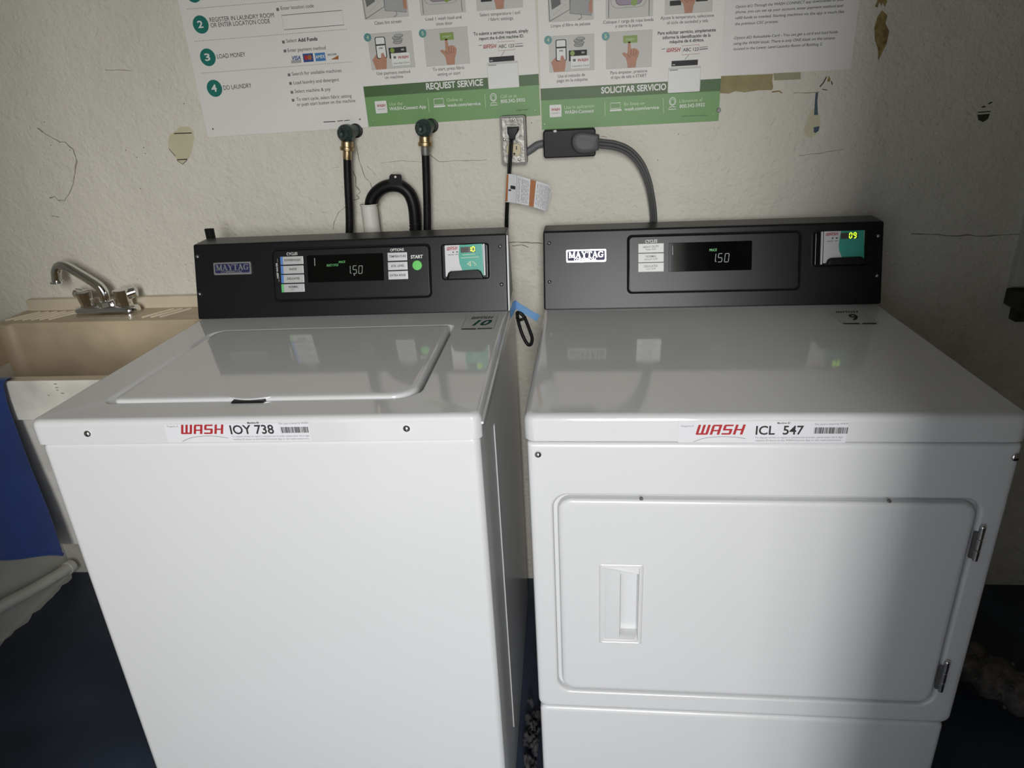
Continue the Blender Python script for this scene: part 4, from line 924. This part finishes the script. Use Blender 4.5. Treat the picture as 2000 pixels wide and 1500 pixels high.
hose(((1188, 225), (1192, 352)), ((1192, 352), (1194, 455)), [(1194, 440), (1200, 600), (1208, 850), (1214, 1100), (1216, 1300), (1212, 1560)], 'black supply hose hanging from the right valve behind the washer', 'grey_steel')
# standpipe and drain hose
pc = W3(zh, 500, 1050)
t = thing('standpipe', 'white plastic drain standpipe between the two supply hoses', 'pipe', (pc.x, pc.y, .5))
h0 = pc.z - .5
mb = MB(); ro = .0195; ri = .0170
mb.loft([[(r * cos(2 * pi * k / 28), r * sin(2 * pi * k / 28), zz) for k in range(28)] for r, zz in ((ro, 0), (ro, h0 - .004), (ro + .0012, h0 - .003), (ro + .0012, h0), (ri, h0), (ri, h0 - .05))], 'pvc', True, False); mb.build('pipe', t)
t = thing('drain_hose', 'black ribbed drain hose bent over into the white standpipe', 'hose', (pc.x, pc.y, .85)); o = t.location.copy()
P = spline([W3(zh, *q) - o for q in ((527, 1110), (530, 1040), (556, 965), (615, 895), (700, 842), (800, 824), (905, 845), (990, 915), (1040, 1020), (1064, 1150), (1072, 1300), (1072, 1560))], 12)
rs = [.0142 + (.0011 if (i % 2) else -.0006) for i in range(len(P))]
mb = MB(); mb.tube(P, rs, 'black_rubber', 18); mb.build('tube', t, 60)
# the bent holder: a smooth half shell in front with a tab
Q = [q + Vector((0, -.0045, 0)) for q in P[14:-14]]; mb = MB(); mb.tube(Q, .0138, 'black_plastic', 16); hh = mb.build('hose_holder', t)
fr_h = Fr(HP.at(0, 0, .017) - o, (1, 0, 0), (0, 0, 1), Matrix.Translation(o)).zoom(640, 230, 6.25)
tab = [fr_h.uv(*q) for q in ((770, 690), (885, 692), (900, 715), (900, 800), (935, 850), (880, 870), (800, 862), (735, 866), (700, 850), (745, 800), (752, 715))][::-1]
mb = MB(); mb.loft([[fr_h.at(a, c, h) for a, c in tab] for h in (-.004, .0)], 'black_plastic'); mb.build('holder_tab', hh, recalc=True)
c_ = fr_h.uv(826, 722); mb = MB(); mb.cyl(fr_h.at(*c_, -.0002), fr_h.at(*c_, .0003), .0026, 'pvc', 16); mb.build('tab_hole', hh)

# steel outlet box
OF = Fr((0, .803, 0), (1, 0, 0), (0, 0, 1)).zoom(960, 220, 6.5217)
bb = OF.quad((112, 58), (418, 42), (440, 648), (148, 660)); ox = (bb[0] + bb[2]) / 2
t = thing('outlet_box', 'galvanised steel outlet box on the wall under the English sign', 'outlet', (ox, WY, bb[1])); o = t.location.copy()
lf = Fr((-ox + ox, -.042, 0), (1, 0, 0), (0, 0, 1), Matrix.Translation(o)); hw = (bb[2] - bb[0]) / 2; hz = bb[3] - bb[1]
slab(lf, (-hw - .002, -.002, hw + .002, hz + .002), .005, [(0, -.042), (0, -.003), (.0006, -.002)], 'grey_steel').build('box', t)
cov = slab(lf, (-hw + .0015, .0015, hw - .0015, hz - .0015), .004, [(0, -.002), (0, 0), (.001, .001), (.004, .0012)], 'galvanized').build('cover_plate', t)
lz = Fr(lf.o, lf.u, lf.v, lf.M, OF.z)
for k, c in enumerate(((272, 245), (285, 472))):
    cx, cy = lz.uv(*c); r = .0172
    def oct_(rr_, h): return [lz.at(cx + max(-rr_, min(rr_, rr_ * 1.06 * cos(a))), cy + max(-rr_ * .82, min(rr_ * .82, rr_ * 1.06 * sin(a))), h) for a in [2 * pi * (j + .5) / 32 for j in range(32)]]
    MB().loft([oct_(r * 1.12, .0008), oct_(r * 1.08, .0022), oct_(r * .96, .0022), oct_(r * .92, .0010)], 'galvanized', False, False).build('cover_rim', t)
    rec = MB().loft([oct_(r * .93, -.002), oct_(r * .93, .0030), oct_(r * .88, .0036)], 'ivory' if k else 'pvc', False, True); rec.build('receptacle', t)
    if k:
        p = Print(lz.lift(.0037)); a = p.fr.uv(318, 450); p.rrect((a[0] - .0012, a[1] - .004, a[0] + .0012, a[1] + .004), .0004, 'ink', .0002); a = p.fr.uv(290, 525); p.disc(a, .0026, 'ink', .0002); a = p.fr.uv(262, 450); p.rrect((a[0] - .0012, a[1] - .0035, a[0] + .0012, a[1] + .0035), .0004, 'ink', .0002); p.build('socket_slots', t)
for c in ((275, 92), (350, 598), (165, 345)):
    cx, cy = lz.uv(*c); mb = MB(); mb.ball(lz.at(cx, cy, .001), .0032, 'steel', 1, .5, 1, 12); mb.build('screw', t)
# black plug and cord of the washer
CF = Fr((0, .775, 0), (1, 0, 0), (0, 0, 1)).zoom(960, 220, 6.5217)
a = CF.at(*CF.uv(250, 250)); t = thing('power_cord', 'black power cord with warning tag plugged into the steel outlet', 'cord', tuple(a)); o = t.location.copy()
q = [CF.uv(*s) for s in ((196, 185), (342, 182), (345, 225), (318, 272), (300, 300), (296, 345), (222, 350), (218, 295), (200, 265))][::-1]
mb = MB(); cx = sum(s[0] for s in q) / 9; cy = sum(s[1] for s in q) / 9
sc = lambda k: [(cx + (s[0] - cx) * k, cy + (s[1] - cy) * k) for s in q]
mb.loft([[CF.at(*s, h) - o for s in sc(k)] for k, h in ((.95, -.022), (1, -.018), (1, -.004), (.9, .001), (.75, .002))], 'black_plastic'); mb.build('plug', t, 40, True)
P = spline([CF.at(*CF.uv(*s), h) - o for s, h in (((255, 330), -.006), ((246, 420), -.003), ((236, 600), 0), ((226, 760), .002), ((210, 1000), .002), ((198, 1200), .0), ((190, 1400), -.004), ((185, 1640), -.012))], 8)
mb = MB(); mb.tube([q_ + Vector((-.0021, 0, 0)) for q_ in P], .0026, 'black_plastic', 10); mb.tube([q_ + Vector((.0021, 0, 0)) for q_ in P], .0026, 'black_plastic', 10); mb.build('cable', t)
# curved warning tag on the cord
TL = [(196, 776), (262, 780), (330, 790), (415, 812), (500, 840), (620, 875), (700, 900), (738, 918), (768, 990)]
BL = [(180, 1135), (250, 1138), (318, 1145), (400, 1158), (480, 1172), (580, 1205), (650, 1232), (692, 1246), (722, 1180)]
hs = [.004, .006, .010, .013, .014, .012, .009, .006, .002]
CT = CF
def tagpt(s, v, e=0.0):
    s = s * (len(TL) - 1); i = min(int(s), len(TL) - 2); f_ = s - i
    a = [TL[i][k] * (1 - f_) + TL[i + 1][k] * f_ for k in (0, 1)]; b = [BL[i][k] * (1 - f_) + BL[i + 1][k] * f_ for k in (0, 1)]; h = hs[i] * (1 - f_) + hs[i + 1] * f_
    x = a[0] * (1 - v) + b[0] * v; y = a[1] * (1 - v) + b[1] * v
    return CF.at(*CF.uv(x, y), h + e) - o
mb = MB(); n = 24
vv = []; ff = []
for e in (-.0003, 0):
    for i in range(n + 1): vv += [tagpt(i / n, 0, e), tagpt(i / n, 1, e)]
k = 2 * (n + 1)
for i in range(n):
    ff += [(2 * i, 2 * i + 2, 2 * i + 3, 2 * i + 1), (k + 2 * i, k + 2 * i + 1, k + 2 * i + 3, k + 2 * i + 2), (2 * i, k + 2 * i, k + 2 * i + 2, 2 * i + 2), (2 * i + 1, 2 * i + 3, k + 2 * i + 3, k + 2 * i + 1)]
ff += [(0, 1, k + 1, k), (2 * n, k + 2 * n, k + 2 * n + 1, 2 * n + 1)]
mb.add(vv, ff, 'tag_paper'); tg = mb.build('warning_tag', t, 50, True)
mb = MB()
def tstrip(s0, s1, v0, v1, m, e=.0004, n=5):
    vv = []; 
    for i in range(n + 1): s = s0 + (s1 - s0) * i / n; vv += [tagpt(s, v0, e), tagpt(s, v1, e)]
    mb.add(vv, [(2 * i, 2 * i + 1, 2 * i + 3, 2 * i + 2) for i in range(n)], m)
tstrip(.0, .045, .02, .98, 'ink_orange'); tstrip(.50, .575, .0, 1.0, 'ink_orange')
tstrip(.245, .25, .0, 1, 'ink_grey', .0004, 1)
tstrip(.10, .22, .40, .52, 'ink'); tstrip(.06, .12, .54, .60, 'ink', .0004, 2)
rg = random.Random(5)
for s in [.275, .30] + [.345 + .021 * i for i in range(7)] + [.60 + .024 * i for i in range(15)]:
    v = .08
    while v < .9:
        ln = rg.uniform(.08, .3); tstrip(s, s + .006, v, min(.94, v + ln), 'ink_grey', .0004, 1); v += ln + rg.uniform(.02, .06)
mb.build('tag_print', tg)

# black dryer outlet, grey cable, grey plug and dryer cord
BF = Fr((0, .80, 0), (1, 0, 0), (0, 0, 1)).zoom(940, 220, 8)
bb = BF.quad((955, 285), (1785, 240), (1790, 665), (985, 735)); cx = (bb[0] + bb[2]) / 2
t = thing('dryer_outlet', 'black surface-mounted dryer outlet under the Spanish sign', 'outlet', (cx, WY, bb[1])); o = t.location.copy()
lb = Fr((0, -.045, 0), (1, 0, 0), (0, 0, 1), Matrix.Translation(o), BF.z); hw = (bb[2] - bb[0]) / 2; hz = bb[3] - bb[1]
slab(lb, (-hw, 0, hw, hz), .006, [(0, -.045), (0, -.003), (.001, -.001), (.003, 0)], 'black_plastic').build('housing', t)
c_ = lb.uv(1152, 283); mb = MB(); mb.ball(lb.at(c_[0], c_[1] - .001, 0), .004, 'pvc', 1, .3, .7, 8); mb.build('paint_fleck', t)
KF = Fr((0, .832, 0), (1, 0, 0), (0, 0, 1)).zoom(940, 220, 8)
t = thing('grey_cable', 'grey cable between the steel outlet box and the black outlet', 'cable', tuple(W3(KF, 715, 610))); o = t.location.copy()
P = spline([W3(KF, *q) - o for q in ((670, 640), (730, 605), (800, 560), (880, 505), (990, 480))], 6); mb = MB(); mb.tube(P, .0085, 'cable_grey', 12, flat=.65, up=(0, 0, 1)); mb.build('sheath', t)
mb = MB(); mb.cyl(P[1], P[3], .0105, 'grey_steel', 14, bev=.001); mb.build('connector', t)
GF = Fr((0, .772, 0), (1, 0, 0), (0, 0, 1)).zoom(940, 220, 8)
a = W3(GF, 1600, 470); t = thing('flat_power_cord', 'grey flat dryer cord with its plug in the black outlet', 'cord', tuple(a)); o = t.location.copy()
q = [GF.uv(*s) for s in ((1440, 350), (1500, 318), (1580, 306), (1700, 320), (1845, 352), (1848, 470), (1838, 588), (1720, 628), (1600, 640), (1510, 622), (1445, 570), (1412, 500), (1412, 420))][::-1]
cx = sum(s[0] for s in q) / len(q); cy = sum(s[1] for s in q) / len(q); sc = lambda k: [(cx + (s[0] - cx) * k, cy + (s[1] - cy) * k) for s in q]
mb = MB(); mb.loft([[GF.at(*s, h) - o for s in sc(k)] for k, h in ((.96, -.027), (1, -.024), (1, -.006), (.96, -.002), (.88, .0), (.62, .0012), (.58, .0006))], 'plug_grey'); mb.build('plug', t, 50, True)
px = [(1165, 279), (1180, 281), (1200, 284), (1222, 292), (1240, 306), (1256, 328), (1268, 358), (1275, 390), (1279, 420), (1280, 450), (1280, 480)]
WP = Fr((0, .785, 0), (1, 0, 0), (0, 0, 1)); P = spline([WP.at(*WP.uv(*q), .008 - .0042 * i) - o for i, q in enumerate(px)], 6)
N = len(P); ups = []; 
for i, q in enumerate(P):
    tt = (P[min(i + 1, N - 1)] - P[max(i - 1, 0)]).normalized(); side = Vector((0, 1, 0)).cross(tt); k = min(1, max(0, (i / N - .15) / .5)); an = k * radians(58)
    ups.append(side * cos(an) + Vector((0, 1, 0)) * sin(an))
mb = MB()
for k in (-1, 0, 1):
    pp = []
    for i, q in enumerate(P):
        tt = (P[min(i + 1, N - 1)] - P[max(i - 1, 0)]).normalized(); nn = (ups[i] - tt * ups[i].dot(tt)).normalized(); pp.append(q + nn * (.0068 * k))
    mb.tube(pp, .0037, 'cord_grey', 10)
mb.build('cable', t)

# ------------------------------------------------------------------ tape and cord loop in the gap
LP = Fr((0, .50, 0), (1, 0, 0), (0, 0, 1)).zoom(960, 570, 10)
a = W3(LP, 470, 200)
t = thing('blue_tape', 'strip of blue masking tape in the gap beside the washer', 'tape', tuple(a)); o = t.location.copy()
A = [(470, 165), (560, 215), (700, 300), (820, 370), (945, 445)]; B = [(478, 330), (540, 355), (680, 440), (790, 505), (890, 572)]; vv = []
for e in (0, .0005):
    for i, (q0, q1) in enumerate(zip(A, B)):
        h = (.0, .006, .004, .007, .002)[i]; vv += [W3(LP, *q0, h + e) - o, W3(LP, *q1, h + e) - o]
ff = []
for i in range(4): ff += [(2 * i, 2 * i + 2, 2 * i + 3, 2 * i + 1), (10 + 2 * i, 10 + 2 * i + 1, 10 + 2 * i + 3, 10 + 2 * i + 2), (2 * i, 10 + 2 * i, 12 + 2 * i, 2 * i + 2), (2 * i + 1, 2 * i + 3, 13 + 2 * i, 11 + 2 * i)]
ff += [(0, 1, 11, 10), (8, 18, 19, 9)]
mb = MB(); mb.add(vv, ff, 'blue_tape'); mb.build('tape_strip', t, 60, True)
fA = [W3(LP, 430, 170, .012) - o, W3(LP, 470, 165, 0) - o, W3(LP, 478, 330, 0) - o, W3(LP, 400, 440, .03) - o, W3(LP, 385, 300, .03) - o]
mb = MB(); mb.add(fA + [q + Vector((-.0006, 0, 0)) for q in fA], [(0, 1, 2, 3, 4), (9, 8, 7, 6, 5)], 'blue_tape'); mb.build('tape_end', t)
t = thing('cord_loop', 'black cord loop hanging from the blue tape beside the washer', 'cord', tuple(W3(LP, 540, 400))); o = t.location.copy()
P = spline([W3(LP, *q, h) - o for q, h in (((505, 400), .002), (((560), 395), .006), ((640, 470), .006), ((700, 610), .005), ((755, 760), .004), ((795, 900), .003), ((775, 1010), .002), ((725, 1035), .0), ((670, 985), -.002), ((600, 850), -.004), ((545, 690), -.005), ((515, 560), -.004), ((500, 440), -.002), ((505, 400), .002))], 6)
mb = MB(); mb.tube(P, .0036, 'black_rubber', 10); mb.build('cord', t)
mb = MB(); mb.tube(spline([W3(LP, 495, 515, -.003) - o, W3(LP, 550, 525, .007) - o, W3(LP, 625, 500, .010) - o, W3(LP, 660, 480, .004) - o], 5), .0032, 'black_rubber', 10); mb.build('cord_tie', t)

# ------------------------------------------------------------------ laundry tub and tap
TX0, TX1, TY0, TY1, TZ = -.66, -.075, .325, .835, .885
t = thing('laundry_tub', 'stained tan and white laundry tub in the left corner', 'sink', ((TX0 + TX1) / 2, TY1, .5)); o = t.location.copy()
def tb(x0, y0, x1, y1, zz, r): return [(a - o.x, c - o.y, zz - o.z) for a, c in rr(x0, y0, x1, y1, r, 5)]
mb = MB()
mb.loft([tb(-.60, .37, -.13, .80, .46, .05), tb(-.625, .345, -.105, .815, .79, .03), tb(TX0, TY0, TX1, TY1, .800, .02), tb(TX0, TY0, TX1, TY1, TZ - .004, .02), tb(TX0 + .003, TY0 + .003, TX1 - .003, TY1 - .003, TZ, .02)], 'tub_white', True, False)
mb.loft([tb(TX0 + .003, TY0 + .003, TX1 - .003, TY1 - .003, TZ, .02), tb(TX0 + .026, TY0 + .026, TX1 - .026, .722, TZ, .022), tb(TX0 + .030, TY0 + .030, TX1 - .030, .716, TZ - .006, .026), tb(TX0 + .045, TY0 + .045, TX1 - .045, .69, TZ - .33, .05)], 'tub_tan', False, True)
mb.build('basin', t, 45)
MB().rbox((TX0 + .012 - o.x, .822 - o.y, TZ - o.z - .01), (TX1 - o.x, .842 - o.y, TZ + .030 - o.z), 'tub_rib', .004).build('backsplash', t)
for k in list(range(9)):
    x = (-.628 + .024 * k) if k < 6 else (-.255 + .024 * (k - 6)) ; 
    mb = MB(); mb.tube([(x - o.x - .018, .735 - o.y, TZ - o.z + .0005), (x + .028 - o.x, .805 - o.y, TZ - o.z + .0005)], .0032, 'tub_rib', 8); mb.build('ledge_rib', t)
BP = Fr((0, .716, 0), (1, 0, 0), (0, 0, 1)); AP = Fr((0, TY0, 0), (1, 0, 0), (0, 0, 1))
for fr_s, pts_s in ((BP, ((200, 663), (85, 664), (253, 645), (269, 670), (221, 688), (187, 735), (175, 705))), (AP, ((111, 757), (112, 762), (108, 750), (122, 768), (95, 772)))):
    for (x, y) in pts_s:
        q_ = fr_s.at(*fr_s.uv(x, y), .0) - o; MB().ball(q_, random.uniform(.0010, .0026), 'crack_dark', 1.6, .4, .6, 8).build('stain', t)
MB().cyl((0, -.28, -.10), (0, -.28, -.04), .022, 'pvc', 16).build('drain_tailpipe', t)
FF = Fr((0, .775, 0), (1, 0, 0), (0, 0, 1)).zoom(80, 500, 9.5238)
bc = W3(FF, 1270, 1090); fx = bc.x
t = thing('tap', 'chrome two-handle tap with a bent spout on the tub ledge', 'tap', (fx, .775, TZ)); o = t.location.copy()
L = lambda x, y, h=0.0: W3(FF, x, y, h) - o
xl = (W3(FF, 695, 1100) - o).x; xr = (W3(FF, 1850, 1080) - o).x
mb = MB(); bl_ = lambda i, zz: [(a, c, zz) for a, c in rr(xl + i, -.026 + i, xr - i, .026 - i, max(.004, .025 - i), 8)]
mb.loft([bl_(0, .0), bl_(0, .012), bl_(.002, .018), bl_(.006, .022), bl_(.014, .024)], 'chrome'); mb.build('base_plate', t, 60)
for (x0, y0, x1_, y1_) in ((885, 935, 850, 640), (1580, 930, 1520, 610)):
    a = L(x0, y0); b = L(x1_, y1_); b.x = a.x - .002; mb = MB(); a.z = .022
    mb.tube([a, a + Vector((0, 0, .003)), a + Vector((0, 0, .008)), b - Vector((0, 0, .006)), b - Vector((0, 0, .002)), b], [.018, .0185, .0175, .0215, .0205, .013], 'chrome', 12); mb.build('handle', t, 25)
    sgn = -1 if x0 < 1200 else 1; mb = MB(); m_ = (a + b) / 2 + Vector((0, 0, .004))
    mb.tube([m_, m_ + Vector((sgn * .016, .008, .004)), m_ + Vector((sgn * .030, .014, .007)), m_ + Vector((sgn * .032, .0145, .007))], [.016, .0155, .0135, .008], 'chrome', 12); mb.build('lever', t)
P = spline([L(1225, 900), L(1200, 780), L(1165, 680), L(1080, 560), L(900, 440), L(700, 320), L(520, 215), L(400, 175), L(320, 200), L(280, 290), L(285, 400), L(292, 470)], 6)
mb = MB(); n_p = len(P); mb.tube(P, [.0128 - .0016 * (i / n_p) for i in range(n_p)], 'chrome', 18); mb.build('spout', t)
mb = MB(); a = L(292, 455); mb.tube([a, a + Vector((0, 0, -.001)), a + Vector((0, 0, -.006)), a + Vector((0, 0, -.0075))], [.0125, .0160, .0162, .013], 'chrome', 20); mb.build('aerator', t)
mb = MB(); a = L(1225, 880); mb.tube([Vector((a.x, a.y, .02)), Vector((a.x, a.y, .030)), Vector((a.x, a.y, .036)), Vector((a.x, a.y, .038))], [.0205, .019, .0185, .0145], 'chrome', 8); mb.build('spout_nut', t, 20)

# blue cloth over the front of the tub
t = thing('blue_cloth', 'dark blue cloth draped over the front rim of the tub', 'cloth', (-.46, .32, .46)); o = t.location.copy()
def cl(u, v):
    x = -.62 + .311 * u + (.003 * sin(v * 9))
    path = [(.345, .886), (.330, .893), (.318, .892), (.312, .886), (.307, .84), (.305, .70), (.308, .58), (.307, .462 + .018 * u)]
    s = v * (len(path) - 1); i = min(int(s), len(path) - 2); f_ = s - i
    y = path[i][0] * (1 - f_) + path[i + 1][0] * f_; zz = path[i][1] * (1 - f_) + path[i + 1][1] * f_
    amp = .009 * max(0, v - .35); y -= amp * (1 + sin(u * 11 + 1.2)) ; 
    return Vector((x, y, zz)) - o
mb = MB(); nu, nv = 28, 36; vv = []; ff = []
for e in (0, 1):
    for j in range(nv + 1):
        for i in range(nu + 1): q = cl(i / nu, j / nv); vv.append(q + (Vector((0, -.0025, .001)) if e else Vector((0, 0, 0))))
k = (nu + 1) * (nv + 1)
for j in range(nv):
    for i in range(nu):
        a = j * (nu + 1) + i; ff += [(a, a + nu + 1, a + nu + 2, a + 1), (k + a, k + a + 1, k + a + nu + 2, k + a + nu + 1)]
for j in range(nv): a = j * (nu + 1); b = a + nu; ff += [(a, k + a, k + a + nu + 1, a + nu + 1), (b, b + nu + 1, k + b + nu + 1, k + b)]
for i in range(nu): a = nv * (nu + 1) + i; ff += [(a, k + a, k + a + 1, a + 1), (i, i + 1, k + i + 1, k + i)]
mb.add(vv, ff, 'blue_cloth'); mb.build('fabric', t, 60, True)
mb = MB(); mb.tube([cl(i / 20, 1.0) + Vector((0, -.002, .003)) for i in range(21)], .0042, 'blue_cloth', 8); mb.build('hem', t)

# white pipe along the left wall
t = thing('waste_pipe', 'white pipe running low along the left wall under the tub', 'pipe', (XL + .03, .65, .06)); o = t.location.copy()
P = spline([Vector(q) - o for q in ((-.785, .20, .19), (-.785, .40, .145), (-.785, .54, .117), (-.785, .66, .082), (-.783, .76, .058), (-.780, .815, .05))], 6)
mb = MB(); mb.tube(P, .017, 'pvc', 16); mb.build('pipe', t)
mb = MB(); mb.cyl(P[-4], P[-1], .021, 'pvc', 16, bev=.002); mb.build('pipe_collar', t)
# ragged white paint spilling from the left wall onto the floor
p = Print(Fr((0, 0, 0), (1, 0, 0), (0, 1, 0))); rg = random.Random(2); pts = [(XL, .02)]
y = .02
while y < .84: pts.append((XL + .006 + rg.random() * .016, y)); y += .018
pts.append((XL, .84)); p.poly(pts, 'wall_side_paint', .0008); o_ = p.build('paint_edge', bpy.data.objects['wall_left'])

# ------------------------------------------------------------------ lint in the gap and the duct at the right
mb = MB(); rg = random.Random(9)
for k in range(70):
    c = Vector((rg.uniform(.703, .722), rg.uniform(.02, .34), rg.uniform(.004, .03))); d = Vector((rg.uniform(-1, 1), rg.uniform(-1, 1), rg.uniform(0, 1.2)))
    P = spline([c, c + d * .008 + Vector((0, 0, .012)), c + d * .010 + Vector((rg.uniform(-.004, .004), rg.uniform(-.02, .02), .0))], 4); mb.tube(P, [.002 + .004 * rg.random() for _ in P], 'lint', 5)
for k in range(26):
    mb.ball((rg.uniform(.704, .722), rg.uniform(.0, .36), .008), rg.uniform(.006, .011), 'lint', rg.uniform(.6, .9), rg.uniform(.7, 1.6), rg.uniform(.5, 1.3), 8)
o_ = mb.build('lint_clump'); tag(o_, 'grey lint and dust gathered on the floor between the machines', 'lint', kind='stuff')
t = thing('exhaust_duct', 'lint-covered flexible exhaust duct on the floor right of the dryer', 'duct', (1.72, .5, 0)); o = t.location.copy()
C = spline([Vector(q) - o for q in ((1.60, .74, .10), (1.66, .62, .085), (1.74, .47, .07), (1.87, .32, .068), (2.02, .17, .068))], 16)
mb = MB(); mb.tube(C, [.046 + .007 * sin(i * 1.25) for i in range(len(C))], 'duct_fuzz', 22); dk = mb.build('duct', t, 80)
mb = MB(); rg = random.Random(4)
for k in range(260):
    i = rg.randrange(2, len(C) - 2); a = rg.uniform(0, 2 * pi); tt = (C[i + 1] - C[i - 1]).normalized(); n1 = Vector((0, 0, 1)); n1 = (n1 - tt * n1.dot(tt)).normalized(); n2 = tt.cross(n1)
    d = n1 * cos(a) + n2 * sin(a); c = C[i] + d * .049; mb.ball(c, rg.uniform(.002, .005), 'duct_fuzz', 1, 1, 1, 6)
fz = mb.build('lint_fuzz', t); fz['kind'] = 'stuff'
